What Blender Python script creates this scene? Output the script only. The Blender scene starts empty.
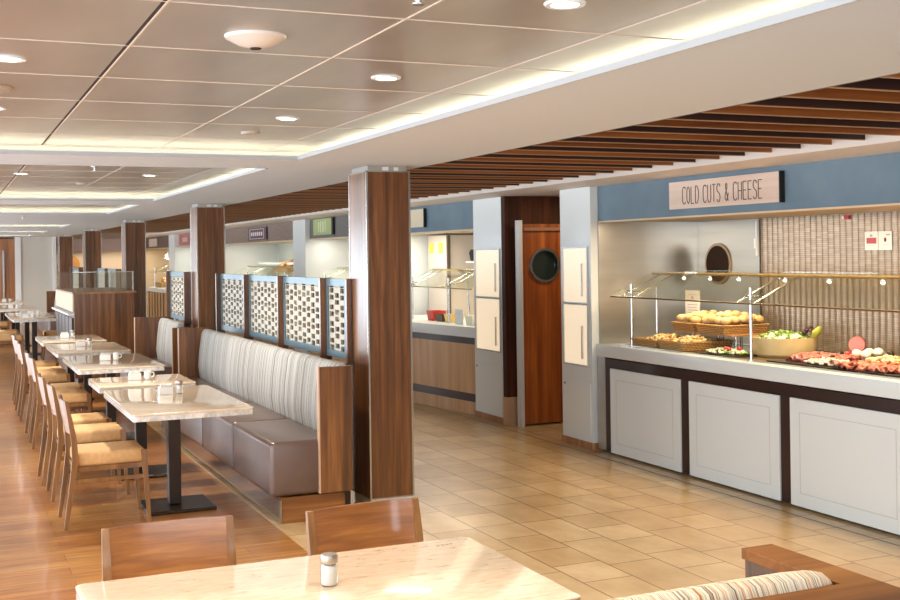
import bpy, bmesh, math, random
from mathutils import Vector, Matrix
C = bpy.context.scene.collection
scene = bpy.context.scene
PI = math.pi
random.seed(7)

# ------------------------------------------------------------------ camera, world, exposure
YAW, ROLL, F_PX, CY = math.radians(23.866), math.radians(-0.8106), 1146.8, 253.96
cam_d = bpy.data.cameras.new('camera'); cam = bpy.data.objects.new('camera', cam_d); C.objects.link(cam)
fw = Vector((math.sin(YAW), math.cos(YAW), 0)); rt = Vector((math.cos(YAW), -math.sin(YAW), 0)); up = Vector((0, 0, 1))
r2 = rt*math.cos(ROLL) + up*math.sin(ROLL); u2 = -rt*math.sin(ROLL) + up*math.cos(ROLL)
M = Matrix((r2, u2, -fw)).transposed().to_4x4(); M.translation = Vector((0, 0, 1.65))
cam.matrix_world = M
cam_d.sensor_fit = 'HORIZONTAL'; cam_d.sensor_width = 36; cam_d.lens = 36*F_PX/900
cam_d.shift_y = -(300-CY)/900
cam_d.clip_end = 200; cam_d.clip_start = 0.05
scene.camera = cam
scene.view_settings.view_transform = 'Standard'; scene.view_settings.look = 'None'
scene.view_settings.exposure = 0.13; scene.view_settings.gamma = 1; scene.view_settings.use_curve_mapping = False
scene.cycles.use_denoising = True
scene.cycles.max_bounces = 8; scene.cycles.diffuse_bounces = 4; scene.cycles.glossy_bounces = 4
scene.cycles.transmission_bounces = 6; scene.cycles.transparent_max_bounces = 12
scene.cycles.sample_clamp_indirect = 4.0; scene.cycles.caustics_reflective = False; scene.cycles.caustics_refractive = False
world = bpy.data.worlds.new('world'); scene.world = world; world.use_nodes = True
bg = world.node_tree.nodes['Background']; bg.inputs[0].default_value = (0.78, 0.87, 1.0, 1); bg.inputs[1].default_value = 1.6

def area(name, loc, rot, sx, sy, power, col=(1, 1, 1), spread=None, shape='RECTANGLE'):
    d = bpy.data.lights.new(name, 'AREA'); d.shape = shape; d.size = sx; d.size_y = sy; d.energy = power; d.color = col
    if spread: d.spread = spread
    o = bpy.data.objects.new(name, d); C.objects.link(o); o.location = loc; o.rotation_euler = rot
    return o
K_WIN, K_BAY, K_DOWN, K_COVE = 0.8, 1.0, 1.7, 1.4
WARM = (1.0, 0.78, 0.52); NEUT = (1.0, 0.91, 0.8)
# daylight through the left window wall (one area per window), then an added fill lamp behind the camera
WINS = [(-3.6+3.0*i, -1.2+3.0*i) for i in range(12)]
for a, b in WINS:
    area('window_daylight', (-2.42, (a+b)/2, 1.12), (0, -PI/2, 0), 2.0, b-a-0.08, 100*K_WIN, (0.84, 0.92, 1.0))
area('rear_fill_light', (1.0, -3.9, 1.35), (PI/2, 0, 0), 5.0, 1.5, 190*K_WIN, (0.92, 0.95, 1.0))  # unseen soft fill, added to brighten the camera side

# ------------------------------------------------------------------ helpers
def lin(h):
    h = h.lstrip('#'); v = [int(h[i:i+2], 16)/255 for i in (0, 2, 4)]
    return tuple(((c/12.92) if c <= 0.04045 else ((c+0.055)/1.055)**2.4) for c in v) + (1,)
def mat(name, color='#ffffff', rough=0.5, metal=0.0, spec=0.5, coat=0.0, emit=None, es=0, trans=0, alpha=1):
    m = bpy.data.materials.new(name); m.use_nodes = True; b = m.node_tree.nodes['Principled BSDF']
    b.inputs['Base Color'].default_value = lin(color); b.inputs['Roughness'].default_value = rough
    b.inputs['Metallic'].default_value = metal; b.inputs['Specular IOR Level'].default_value = spec
    b.inputs['Coat Weight'].default_value = coat; b.inputs['Coat Roughness'].default_value = 0.08
    if emit: b.inputs['Emission Color'].default_value = lin(emit); b.inputs['Emission Strength'].default_value = es
    if trans: b.inputs['Transmission Weight'].default_value = trans
    return m
def nodes(m):
    nt = m.node_tree; return nt, nt.nodes, nt.links, nt.nodes['Principled BSDF']
def pos(nt, scale=(1, 1, 1), rot=(0, 0, 0), loc=(0, 0, 0)):
    g = nt.nodes.new('ShaderNodeNewGeometry'); mp = nt.nodes.new('ShaderNodeMapping')
    mp.inputs['Scale'].default_value = scale; mp.inputs['Rotation'].default_value = rot; mp.inputs['Location'].default_value = loc
    nt.links.new(g.outputs['Position'], mp.inputs['Vector']); return mp.outputs[0]
def ramp(nt, fac, stops, interp='LINEAR'):
    r = nt.nodes.new('ShaderNodeValToRGB'); e = r.color_ramp.elements; r.color_ramp.interpolation = interp
    while len(e) < len(stops): e.new(0.5)
    for k, (p, c) in enumerate(stops): e[k].position = p; e[k].color = lin(c)
    nt.links.new(fac, r.inputs[0]); return r.outputs[0]
def noise(nt, vec, scale, detail=4, rough=0.5, dist=0.0):
    n = nt.nodes.new('ShaderNodeTexNoise'); n.inputs['Scale'].default_value = scale; n.inputs['Detail'].default_value = detail
    n.inputs['Roughness'].default_value = rough; n.inputs['Distortion'].default_value = dist
    nt.links.new(vec, n.inputs['Vector']); return n.outputs['Fac']
def bump(nt, fac, strength=0.2, dist=0.01):
    b = nt.nodes.new('ShaderNodeBump'); b.inputs['Strength'].default_value = strength; b.inputs['Distance'].default_value = dist
    nt.links.new(fac, b.inputs['Height']); nt.links.new(b.outputs[0], nt.nodes['Principled BSDF'].inputs['Normal'])
def wood(name, dark, mid, light, axis='z', rough=0.35, coat=0.3, fine=26, spec=0.5):
    m = mat(name, mid, rough, coat=coat, spec=spec); nt, N, L, B = nodes(m)
    s = {'x': (0.05, 1, 1), 'y': (1, 0.05, 1), 'z': (1, 1, 0.05)}[axis]
    v = pos(nt, s); a = noise(nt, v, fine, 5, 0.6, 0.4); b = noise(nt, v, fine*0.25, 2, 0.5, 0.8)
    mx = N.new('ShaderNodeMix'); mx.data_type = 'FLOAT'; mx.inputs[0].default_value = 0.45
    L.new(a, mx.inputs[2]); L.new(b, mx.inputs[3])
    c = ramp(nt, mx.outputs[0], [(0.34, dark), (0.5, mid), (0.64, light)]); L.new(c, B.inputs['Base Color'])
    return m
def noisy(name, c1, c2, scale=20, rough=0.6, metal=0, coat=0, bs=0, sc=(1, 1, 1), lo=0.35, hi=0.65, spec=0.5):
    m = mat(name, c1, rough, metal, coat=coat, spec=spec); nt, N, L, B = nodes(m)
    f = noise(nt, pos(nt, sc), scale, 5); L.new(ramp(nt, f, [(lo, c1), (hi, c2)]), B.inputs['Base Color'])
    if bs: bump(nt, f, bs)
    return m

class MB:
    def __init__(s): s.bm = bmesh.new()
    def _add(s, t):
        me = bpy.data.meshes.new('t'); t.to_mesh(me); t.free(); s.bm.from_mesh(me); bpy.data.meshes.remove(me); return s
    def box(s, x0, x1, y0, y1, z0, z1, bev=0.0, seg=1, mtx=None):
        t = bmesh.new(); bmesh.ops.create_cube(t, size=1)
        for v in t.verts: v.co = Vector((x0+(x1-x0)*(v.co.x+.5), y0+(y1-y0)*(v.co.y+.5), z0+(z1-z0)*(v.co.z+.5)))
        if bev: bmesh.ops.bevel(t, geom=t.edges[:], offset=bev, segments=seg, profile=0.5, affect='EDGES')
        if mtx: bmesh.ops.transform(t, matrix=mtx, verts=t.verts)
        return s._add(t)
    def cyl(s, p0, p1, r0, r1=None, n=16, cap=True):
        r1 = r0 if r1 is None else r1; p0 = Vector(p0); p1 = Vector(p1); d = p1-p0
        t = bmesh.new(); bmesh.ops.create_cone(t, cap_ends=cap, cap_tris=False, segments=n, radius1=max(r0, 1e-4), radius2=max(r1, 1e-4), depth=d.length)
        q = d.to_track_quat('Z', 'Y').to_matrix().to_4x4(); q.translation = (p0+p1)/2
        bmesh.ops.transform(t, matrix=q, verts=t.verts); return s._add(t)
    def tube(s, pts, r, n=8):
        for a, b in zip(pts, pts[1:]): s.cyl(a, b, r, n=n)
        for p in pts[1:-1]: s.ball(p, (r, r, r), 6, 8)
        return s
    def ball(s, c, r, u=8, v=12, jit=0):
        t = bmesh.new(); bmesh.ops.create_uvsphere(t, u_segments=v, v_segments=u, radius=1)
        for w in t.verts:
            k = 1+random.uniform(-jit, jit); w.co = Vector((w.co.x*r[0]*k+c[0], w.co.y*r[1]*k+c[1], w.co.z*r[2]*k+c[2]))
        return s._add(t)
    def prism(s, poly, axis, a, b, bev=0):     # poly: 2D points in the plane perpendicular to axis
        t = bmesh.new()
        def P(u, v, w): return {'x': (w, u, v), 'y': (u, w, v), 'z': (u, v, w)}[axis]
        lo = [t.verts.new(P(u, v, a)) for u, v in poly]; hi = [t.verts.new(P(u, v, b)) for u, v in poly]
        n = len(poly)
        t.faces.new(lo); t.faces.new(hi[::-1])
        for i in range(n): t.faces.new((lo[i], hi[i], hi[(i+1) % n], lo[(i+1) % n]))
        bmesh.ops.recalc_face_normals(t, faces=t.faces)
        if bev: bmesh.ops.bevel(t, geom=t.edges[:], offset=bev, segments=2, profile=0.5, affect='EDGES')
        return s._add(t)
    def lathe(s, prof, c=(0, 0, 0), n=20):
        t = bmesh.new(); rings = []
        for r, z in prof:
            rings.append([t.verts.new((c[0]+max(r, 1e-4)*math.cos(2*PI*k/n), c[1]+max(r, 1e-4)*math.sin(2*PI*k/n), c[2]+z)) for k in range(n)])
        for a, b in zip(rings, rings[1:]):
            for k in range(n): t.faces.new((a[k], a[(k+1) % n], b[(k+1) % n], b[k]))
        bmesh.ops.remove_doubles(t, verts=t.verts, dist=2e-4)
        bmesh.ops.recalc_face_normals(t, faces=t.faces)
        return s._add(t)
    def hull(s, rings):                        # loft of equal-length rings, closed ends
        t = bmesh.new(); R = [[t.verts.new(p) for p in r] for r in rings]; n = len(R[0])
        for a, b in zip(R, R[1:]):
            for k in range(n): t.faces.new((a[k], a[(k+1) % n], b[(k+1) % n], b[k]))
        t.faces.new(R[0][::-1]); t.faces.new(R[-1]); bmesh.ops.recalc_face_normals(t, faces=t.faces)
        return s._add(t)
    def build(s, name, m, parent=None, loc=None, smooth=35):
        me = bpy.data.meshes.new(name); s.bm.to_mesh(me); s.bm.free()
        me.materials.append(m); o = bpy.data.objects.new(name, me); C.objects.link(o)
        if smooth:
            me.polygons.foreach_set('use_smooth', [True]*len(me.polygons)); me.set_sharp_from_angle(angle=math.radians(smooth))
        if parent: o.parent = parent
        if loc: o.location = loc
        return o
def tag(o, label=None, cat=None, group=None, kind=None):
    if label: o['label'] = label
    if cat: o['category'] = cat
    if group: o['group'] = group
    if kind: o['kind'] = kind
    return o
def empty(name, loc=(0, 0, 0), rz=0):
    o = bpy.data.objects.new(name, None); C.objects.link(o); o.location = loc; o.rotation_euler = (0, 0, rz); o.empty_display_size = 0.1
    return o
def children(o): return [c for c in bpy.data.objects if c.parent == o]
def copy_tree(o, parent=None):
    c = o.copy(); C.objects.link(c); c.parent = parent
    for ch in children(o): copy_tree(ch, c)
    return c
def struct(name, mb, m, label=None):
    o = mb.build(name, m); o['kind'] = 'structure'
    if label: o['label'] = label
    return o

# ------------------------------------------------------------------ materials
walnut = wood('walnut', '#3a2210', '#6b4120', '#8f5e32', 'z', 0.32, 0.55, 30)
walnut_x = wood('walnut_x', '#54300f', '#7d4c22', '#9c6836', 'x', 0.32, 0.3, 26)
walnut_y = wood('walnut_y', '#54300f', '#7d4c22', '#9c6836', 'y', 0.32, 0.3, 26)
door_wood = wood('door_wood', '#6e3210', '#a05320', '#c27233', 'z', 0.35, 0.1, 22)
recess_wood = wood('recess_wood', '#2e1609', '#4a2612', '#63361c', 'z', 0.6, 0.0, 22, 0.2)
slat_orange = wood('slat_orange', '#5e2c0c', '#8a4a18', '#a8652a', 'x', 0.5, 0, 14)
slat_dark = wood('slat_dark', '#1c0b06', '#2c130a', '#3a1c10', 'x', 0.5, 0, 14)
slat_edge = mat('slat_edge', '#a87c54', 0.5)
oak = wood('oak', '#8e5d34', '#a8754a', '#c08e60', 'z', 0.4, 0.15, 30)
oak_light = wood('oak_light', '#b98c5c', '#c99f70', '#d6b084', 'z', 0.45, 0.1, 20)
chair_wood = wood('chair_wood', '#67441f', '#83592f', '#9d7142', 'z', 0.35, 0.3, 30)
chair_back_wood = wood('chair_back_wood', '#6f4019', '#8f5824', '#ab753a', 'y', 0.3, 0.6, 30)
nt, N, L, B = nodes(chair_back_wood); tc = N.new('ShaderNodeTexCoord')
for mp_ in [n for n in N if n.type == 'MAPPING']: L.new(tc.outputs['Object'], mp_.inputs['Vector']); mp_.inputs['Scale'].default_value = (0.2, 0.12, 1.6)
espresso = mat('espresso', '#2e1913', 0.4, coat=0.2)
white_lam = mat('white_laminate', '#e6ecea', 0.35, coat=0.2)
white_paint = mat('white_paint', '#e4ddd4', 0.7)
soffit_white = mat('soffit_white', '#d2dadf', 0.75)
rim_white = mat('rim_white', '#e9ecec', 0.5)
blue_fascia = noisy('blue_fascia', '#627a8a', '#6e8694', 3, 0.6)
steel = mat('steel', '#c9cac8', 0.25, 1.0)
steel_brushed = noisy('steel_brushed', '#b9b8b3', '#c6c5c0', 3, 0.3, 0.8, sc=(0.15, 0.15, 3))
dark_steel = mat('dark_steel', '#3a3029', 0.35, 0.7)
black = mat('black', '#0c0a0a', 0.6)
void = mat('ceiling_void', '#120a08', 0.9)
vinyl = noisy('brown_vinyl', '#584238', '#604a40', 6, 0.4, coat=0.6); vinyl.node_tree.nodes['Principled BSDF'].inputs['Coat Roughness'].default_value = 0.32
marble = mat('marble', '#e2c7a4', 0.16, coat=0.6); nt, N, L, B = nodes(marble)
f1 = noise(nt, pos(nt, (1, 4, 1)), 14, 8, 0.65, 0.6); L.new(ramp(nt, f1, [(0.3, '#bda183'), (0.4, '#dcc4a6'), (0.6, '#e6d2b8'), (0.75, '#eddec8')]), B.inputs['Base Color'])
cream = mat('cream_panel', '#c6b492', 0.5)
leather = noisy('seat_fabric', '#d3a468', '#dcb07a', 40, 0.7)
glass = mat('glass', '#ffffff', 0.02, trans=1.0); glass.node_tree.nodes['Principled BSDF'].inputs['IOR'].default_value = 1.2
def thin_glass(name, tint, refl):
    m = bpy.data.materials.new(name); m.use_nodes = True; nt = m.node_tree; nt.nodes.clear()
    o = nt.nodes.new('ShaderNodeOutputMaterial'); t = nt.nodes.new('ShaderNodeBsdfTransparent'); g = nt.nodes.new('ShaderNodeBsdfGlossy')
    mx = nt.nodes.new('ShaderNodeMixShader'); lw = nt.nodes.new('ShaderNodeLayerWeight'); lw.inputs[0].default_value = 0.35
    mt = nt.nodes.new('ShaderNodeMath'); mt.operation = 'MULTIPLY_ADD'; mt.inputs[1].default_value = 0.3; mt.inputs[2].default_value = refl
    t.inputs[0].default_value = lin(tint); g.inputs[0].default_value = (1, 1, 1, 1); g.inputs['Roughness'].default_value = 0.02
    nt.links.new(lw.outputs['Fresnel'], mt.inputs[0]); nt.links.new(mt.outputs[0], mx.inputs[0]); nt.links.new(t.outputs[0], mx.inputs[1]); nt.links.new(g.outputs[0], mx.inputs[2]); nt.links.new(mx.outputs[0], o.inputs[0])
    return m
pane = thin_glass('pane_glass', '#f8faf6', 0.03)
salt = mat('salt', '#f8f6f0', 0.7)
led = mat('led_strip', '#ffffff', emit='#fff0cf', es=7.0*K_COVE)
bulb = mat('bulb', '#ffffff', emit='#fff0cf', es=14.0)
# wooden plank floor (boards along x)
floor_wood = mat('floor_wood', '#a76a3e', 0.28, coat=0.25); nt, N, L, B = nodes(floor_wood)
br = N.new('ShaderNodeTexBrick'); br.inputs['Scale'].default_value = 1; br.inputs['Brick Width'].default_value = 0.95; br.inputs['Row Height'].default_value = 0.15
br.inputs['Mortar Size'].default_value = 0.002; br.offset = 0.37; br.inputs['Bias'].default_value = 0
br.inputs['Color1'].default_value = lin('#a3622c'); br.inputs['Color2'].default_value = lin('#bf8748'); br.inputs['Mortar'].default_value = lin('#7a4626')
L.new(pos(nt), br.inputs['Vector'])
gr = noise(nt, pos(nt, (0.06, 1, 1)), 34, 5, 0.6, 0.5)
mx = N.new('ShaderNodeMix'); mx.data_type = 'RGBA'; mx.blend_type = 'MULTIPLY'; mx.inputs[0].default_value = 0.85
L.new(br.outputs['Color'], mx.inputs[6]); L.new(ramp(nt, gr, [(0.3, '#9a8878'), (0.6, '#ffffff')]), mx.inputs[7]); L.new(mx.outputs[2], B.inputs['Base Color'])
walnut.node_tree.nodes['Principled BSDF'].inputs['Coat Roughness'].default_value = 0.2
# stone tile floor, long joints along y
floor_tile = mat('floor_tile', '#c9a877', 0.33, coat=0.15); nt, N, L, B = nodes(floor_tile)
br = N.new('ShaderNodeTexBrick'); br.inputs['Scale'].default_value = 1; br.inputs['Brick Width'].default_value = 0.52; br.inputs['Row Height'].default_value = 0.29
br.inputs['Mortar Size'].default_value = 0.0045; br.inputs['Mortar Smooth'].default_value = 0.3; br.offset = 0.42; br.squash = 0.62; br.squash_frequency = 2
br.inputs['Color1'].default_value = lin('#c6a676'); br.inputs['Color2'].default_value = lin('#dcc194'); br.inputs['Mortar'].default_value = lin('#7c5c36')
L.new(pos(nt, rot=(0, 0, PI/2)), br.inputs['Vector'])
gr = noise(nt, pos(nt, (1, 0.6, 1)), 5, 6, 0.6)
mx = N.new('ShaderNodeMix'); mx.data_type = 'RGBA'; mx.blend_type = 'MULTIPLY'; mx.inputs[0].default_value = 0.6
L.new(br.outputs['Color'], mx.inputs[6]); L.new(ramp(nt, gr, [(0.3, '#d2bfa4'), (0.65, '#ffffff')]), mx.inputs[7]); L.new(mx.outputs[2], B.inputs['Base Color'])
# metallic ceiling panels
panel_mat = mat('ceiling_metal', '#c4b8ab', 0.3, 0.6); nt, N, L, B = nodes(panel_mat)
f1 = noise(nt, pos(nt, (1, 0.25, 1)), 3, 3); L.new(ramp(nt, f1, [(0.35, '#b7b5b0'), (0.65, '#c9c7c2')]), B.inputs['Base Color'])
# striped upholsteries
def stripes(name, axis, stops, scale=26, rough=0.75):
    m = mat(name, '#dddddd', rough); nt, N, L, B = nodes(m)
    s = {'x': (1, 0.0, 0.0), 'y': (0.0, 1, 0.0)}[axis]
    f = noise(nt, pos(nt, s), scale, 3, 0.7); L.new(ramp(nt, f, stops), B.inputs['Base Color'])
    return m
fabric = stripes('banquette_stripe', 'y', [(0.38, '#aeaca4'), (0.415, '#554c42'), (0.45, '#b4b2ab'), (0.48, '#bab8b2'), (0.50, '#645b50'), (0.52, '#b8b6b0'), (0.55, '#aeaca4'), (0.58, '#554c42'), (0.62, '#b4b2aa')], 13)
fabric_warm = stripes('booth_stripe', 'x', [(0.38, '#c07a3a'), (0.42, '#f0dcb8'), (0.46, '#f4e8d0'), (0.475, '#3a281c'), (0.49, '#f2e2c4'), (0.52, '#f4e8d0'), (0.54, '#c98a4c'), (0.56, '#f2e2c4'), (0.6, '#4a3828'), (0.63, '#e8d4b0')], 40)
# wavy mosaic wall
mosaic = mat('mosaic', '#a08c78', 0.25, 0.35); nt, N, L, B = nodes(mosaic)
br = N.new('ShaderNodeTexBrick'); br.inputs['Scale'].default_value = 1; br.inputs['Brick Width'].default_value = 0.062; br.inputs['Row Height'].default_value = 0.016
br.inputs['Mortar Size'].default_value = 0.0015; br.offset = 0.0
br.inputs['Color1'].default_value = lin('#8a7966'); br.inputs['Color2'].default_value = lin('#9b8b79'); br.inputs['Mortar'].default_value = lin('#76654f')
g = N.new('ShaderNodeNewGeometry'); sp = N.new('ShaderNodeSeparateXYZ'); cb = N.new('ShaderNodeCombineXYZ')
L.new(g.outputs['Position'], sp.inputs[0]); L.new(sp.outputs['Y'], cb.inputs['X']); L.new(sp.outputs['Z'], cb.inputs['Y']); L.new(cb.outputs[0], br.inputs['Vector'])
L.new(br.outputs['Color'], B.inputs['Base Color'])
mottled = noisy('mottled_fascia', '#7d6a60', '#9a887c', 30, 0.7)

# ------------------------------------------------------------------ structure: floor, walls, ceiling
Y0, Y1 = -4.0, 33.0
struct('floor_wood', MB().box(-2.5, 1.84, Y0, Y1, -0.1, 0), floor_wood, 'warm wooden plank floor')
struct('floor_tile', MB().box(1.84, 7.0, Y0, Y1, -0.1, 0), floor_tile, 'beige stone tile floor of the serving aisle')
wl = MB(); wl.box(-2.6, -2.45, Y0, Y1, 0, 0.1); wl.box(-2.6, -2.45, Y0, Y1, 2.14, 2.6)
prev = Y0
for a, b in WINS:
    if a > prev: wl.box(-2.6, -2.45, prev, a, 0.1, 2.14)
    prev = b
wl.box(-2.6, -2.45, prev, Y1, 0.1, 2.14)
struct('wall_left', wl, white_paint)
for i, (a, b) in enumerate(WINS):
    w = MB()
    for y in (a, (a+b)/2-0.02, b-0.04): w.box(-2.58, -2.5, y, y+0.04, 0.1, 2.14)
    w.box(-2.58, -2.5, a, b, 0.1, 0.14); w.box(-2.58, -2.5, a, b, 2.10, 2.14)
    struct('window_%d' % (i+1), w, rim_white)
wb = MB(); wb.box(-2.6, 7.0, Y0-0.15, Y0, 0, 0.6); wb.box(-2.6, 7.0, Y0-0.15, Y0, 2.1, 2.6); wb.box(-2.6, -1.5, Y0-0.15, Y0, 0.6, 2.1); wb.box(3.5, 7.0, Y0-0.15, Y0, 0.6, 2.1)
struct('wall_rear', wb, white_paint)
struct('wall_right', MB().box(6.9, 7.0, Y0, Y1, 0, 2.6), white_paint)
struct('wall_far', MB().box(-2.6, 7.0, Y1, Y1+0.1, 0, 2.6), white_paint)
# ceiling soffit with rectangular coves
COVES = [(-3.4, 6.78), (7.5, 12.05), (12.9, 15.7), (20.3, 22.3), (24.8, 26.6), (28.6, 30.6)]
ZS, ZT, ZP, XR, XL = 2.24, 2.252, 2.31, 2.0, -1.9
sf = MB(); sf.box(XR, 2.96, Y0, Y1, ZS, ZT); sf.box(-2.5, XL, Y0, Y1, ZS, ZT)
prev = Y0
for a, b in COVES:
    sf.box(XL, XR, prev, a, ZS, ZT); prev = b
sf.box(XL, XR, prev, Y1, ZS, ZT)
struct('ceiling', sf, soffit_white, 'smooth off-white lowered ceiling band')
rim = MB(); pn = MB(); sm = MB(); sd = MB()
for i, (a, b) in enumerate(COVES):
    t = 0.012
    rim.box(XR-t, XR, a, b, ZS-0.003, ZT+0.008); rim.box(XL, XL+t, a, b, ZS-0.003, ZT+0.008)
    rim.box(XL, XR, a, a+t, ZS-0.003, ZT+0.008); rim.box(XL, XR, b-t, b, ZS-0.003, ZT+0.008)
    # trough walls behind the light strips
    rim.box(XR+0.27, XR+0.29, a-0.29, b+0.29, ZT, ZP); rim.box(XL-0.29, XL-0.27, a-0.29, b+0.29, ZT, ZP)
    rim.box(XL-0.27, XR+0.27, a-0.29, a-0.27, ZT, ZP); rim.box(XL-0.27, XR+0.27, b+0.27, b+0.29, ZT, ZP)
    s = MB(); e = 0.19; z_ = ZT+0.008
    s.box(XR+e, XR+e+0.025, a-e, b+e, ZT, z_); s.box(XL-e-0.025, XL-e, a-e, b+e, ZT, z_)
    s.box(XL-e, XR+e, a-e-0.025, a-e, ZT, z_); s.box(XL-e, XR+e, b+e, b+e+0.025, ZT, z_)
    o = s.build('trim_%d' % (i+1), led); o['kind'] = 'structure'; o['label'] = 'concealed warm light strip in the ceiling recess'
    x = XL-0.2
    pn.box(XL-0.27, XR+0.27, a-0.27, b+0.27, ZP, ZP+0.02)
    y = a-0.2 + ((2.985-(a-0.2)) % 0.665)
    while y < b+0.2: sm.box(XL-0.2, XR+0.2, y-0.0025, y+0.0025, ZP-0.002, ZP+0.005); y += 0.665
    for x in (-1.464, -0.8, -0.134, 1.196, 1.85): sm.box(x-0.003, x+0.003, a-0.2, b+0.2, ZP-0.002, ZP+0.005)
    sd.box(0.524, 0.534, a-0.2, b+0.2, ZP-0.001, ZP+0.004); sm.box(0.536, 0.542, a-0.2, b+0.2, ZP-0.003, ZP+0.005)
struct('ceiling_panels', pn, panel_mat, 'beige satin metal ceiling panels inside the lit recesses')
struct('ceiling_joint_glint', sm, mat('seam_glint', '#dccdbb', 0.5), 'thin pale strips painting the light caught on ceiling panel joints')  # glint of the panel bevels painted as pale strips
struct('ceiling_gap', sd, mat('seam_dark', '#2a1712', 0.7), 'dark service slot running along the ceiling panels')
struct('ceiling_rim', rim, mat('rim_paint', '#c3c8ca', 0.6), 'white rims around the lit ceiling recesses')
# slat ceiling over the aisle
struct('ceiling_void', MB().box(2.96, 6.9, Y0, Y1, 2.5, 2.55), void)
sb = MB(); sb.box(2.96, 2.975, Y0, Y1, 2.24, 2.5); struct('trim_20', sb, espresso)
sb = MB(); sb.prism([(4.62, 2.212), (5.0, 2.1945), (5.0, 2.5), (4.62, 2.5)], 'y', Y0, Y1); struct('trim_21', sb, mat('bulkhead', '#e6dbd0', 0.6), 'white bulkhead between wooden slats and serving bays')
sl = empty('ceiling_slats', (0, 0, 0)); tag(sl, 'wooden slat ceiling over the tiled aisle', kind='structure')
y = 4.81-0.257*9; k = 0
while y < 27 and k < 98:
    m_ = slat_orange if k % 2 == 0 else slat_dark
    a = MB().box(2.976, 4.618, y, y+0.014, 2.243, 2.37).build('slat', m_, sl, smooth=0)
    MB().box(2.976, 4.618, y-0.001, y+0.015, 2.239, 2.2429).build('slat_edge', slat_edge, a, smooth=0)
    y += 0.257; k += 1

struct('floor_joint', MB().box(4.815, 4.821, Y0, 31, 0, 0.0015), mat('joint', '#7d6240', 0.7), 'dark joint line between the tiled aisle and its border course')
# ------------------------------------------------------------------ ceiling fittings
def downlight(x, y, z, label, r=0.047, power=10.0, light=True):
    x, y = x*0.93, y*0.93; d = empty('downlight', (x, y, z)); tag(d, label, 'ceiling light', 'recessed ceiling downlights')
    MB().lathe([(r*0.8, 0.0), (r*0.82, -0.006), (r*1.12, -0.007), (r*1.2, -0.003), (r*1.2, 0.0)], n=24).build('trim_ring', rim_white, d)
    MB().cyl((0, 0, -0.004), (0, 0, 0.0), r*0.8, n=24).build('lamp', bulb, d)
    if light:
        l = area('downlight_lamp', (0, 0, -0.02), (0, 0, 0), r*2, r*2, power*K_DOWN, NEUT, math.radians(130), 'DISK'); l.parent = d
for i, (x, y, lab) in enumerate([
        (1.63, 2.85, 'round downlight nearest the camera at top edge of the photo'),
        (1.63, 4.29, 'round downlight second along the right row of the near recess'),
        (1.63, 5.72, 'round downlight third along the right row, beside the flat disc'),
        (0.222, 4.305, 'round downlight at upper left in the near ceiling recess'),
        (0.222, 5.72, 'small downlight at left edge behind the bigger upper left one'),
        (0.222, 2.87, 'round downlight above the camera in the left row'),
        (1.63, 8.6, 'downlight nearest in the second ceiling recess, right row'), (1.63, 10.0, 'downlight second in the second ceiling recess, right row'), (0.6, 10.0, 'downlight at left of second ceiling recess'),
        (1.63, 14.3, 'downlight in the third ceiling recess, right side'), (0.7, 14.3, 'downlight in the third ceiling recess, left side'),
        (1.4, 22.9, 'downlight in the fourth ceiling recess'), (1.4, 27.6, 'downlight in the fifth ceiling recess'), (1.4, 31.8, 'downlight in the last ceiling recess')]):
    downlight(x, y, ZP, lab, power=9)
dm = empty('ceiling_speaker', (0.865, 3.37, ZP)); tag(dm, 'white domed ceiling unit with a small dark lens', 'ceiling dome')
MB().lathe([(0.0, -0.036), (0.02, -0.036), (0.05, -0.028), (0.09, -0.008), (0.093, 0.0)], n=32).build('dome', mat('dome_white', '#e6dfd6', 0.3, coat=0.5), dm)
MB().lathe([(0.0, -0.04), (0.014, -0.04), (0.018, -0.037), (0.018, -0.035)], n=16).build('lens', black, dm)
for x, y, r, lab in ((1.61, 6.42, 0.05, 'flat pale disc speaker beside the third downlight'), (0.15, 5.05, 0.12, 'flat grey disc at the left edge of the near recess'), (1.2, 11.2, 0.05, 'flat disc in the second ceiling recess')):
    s = MB().lathe([(0, -0.012), (r*0.9, -0.012), (r, -0.004), (r, 0)], n=24).build('ceiling_disc', mat('disc_grey', '#b9aea2', 0.5), loc=(x*0.93, y*0.93, ZP)); tag(s, lab, 'ceiling disc')
def sprinkler(x, y, z, lab):
    s = empty('sprinkler', (x, y, z)); tag(s, lab, 'sprinkler', 'ceiling sprinklers')
    MB().lathe([(0.0, 0), (0.028, 0), (0.028, -0.004), (0.008, -0.008), (0.008, -0.03), (0, -0.03)], n=16).build('body', steel, s)
    MB().cyl((0, 0, -0.034), (0, 0, -0.03), 0.016, n=12).build('deflector', steel, s)
sprinkler(1.10, 2.66, ZP, 'small sprinkler hanging at the top edge above the dome'); sprinkler(1.0, 8.5, ZP, 'small sprinkler hanging in the second recess'); sprinkler(1.0, 16.6, ZS, 'tiny sprinkler on the ceiling band beyond the third recess')

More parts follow.
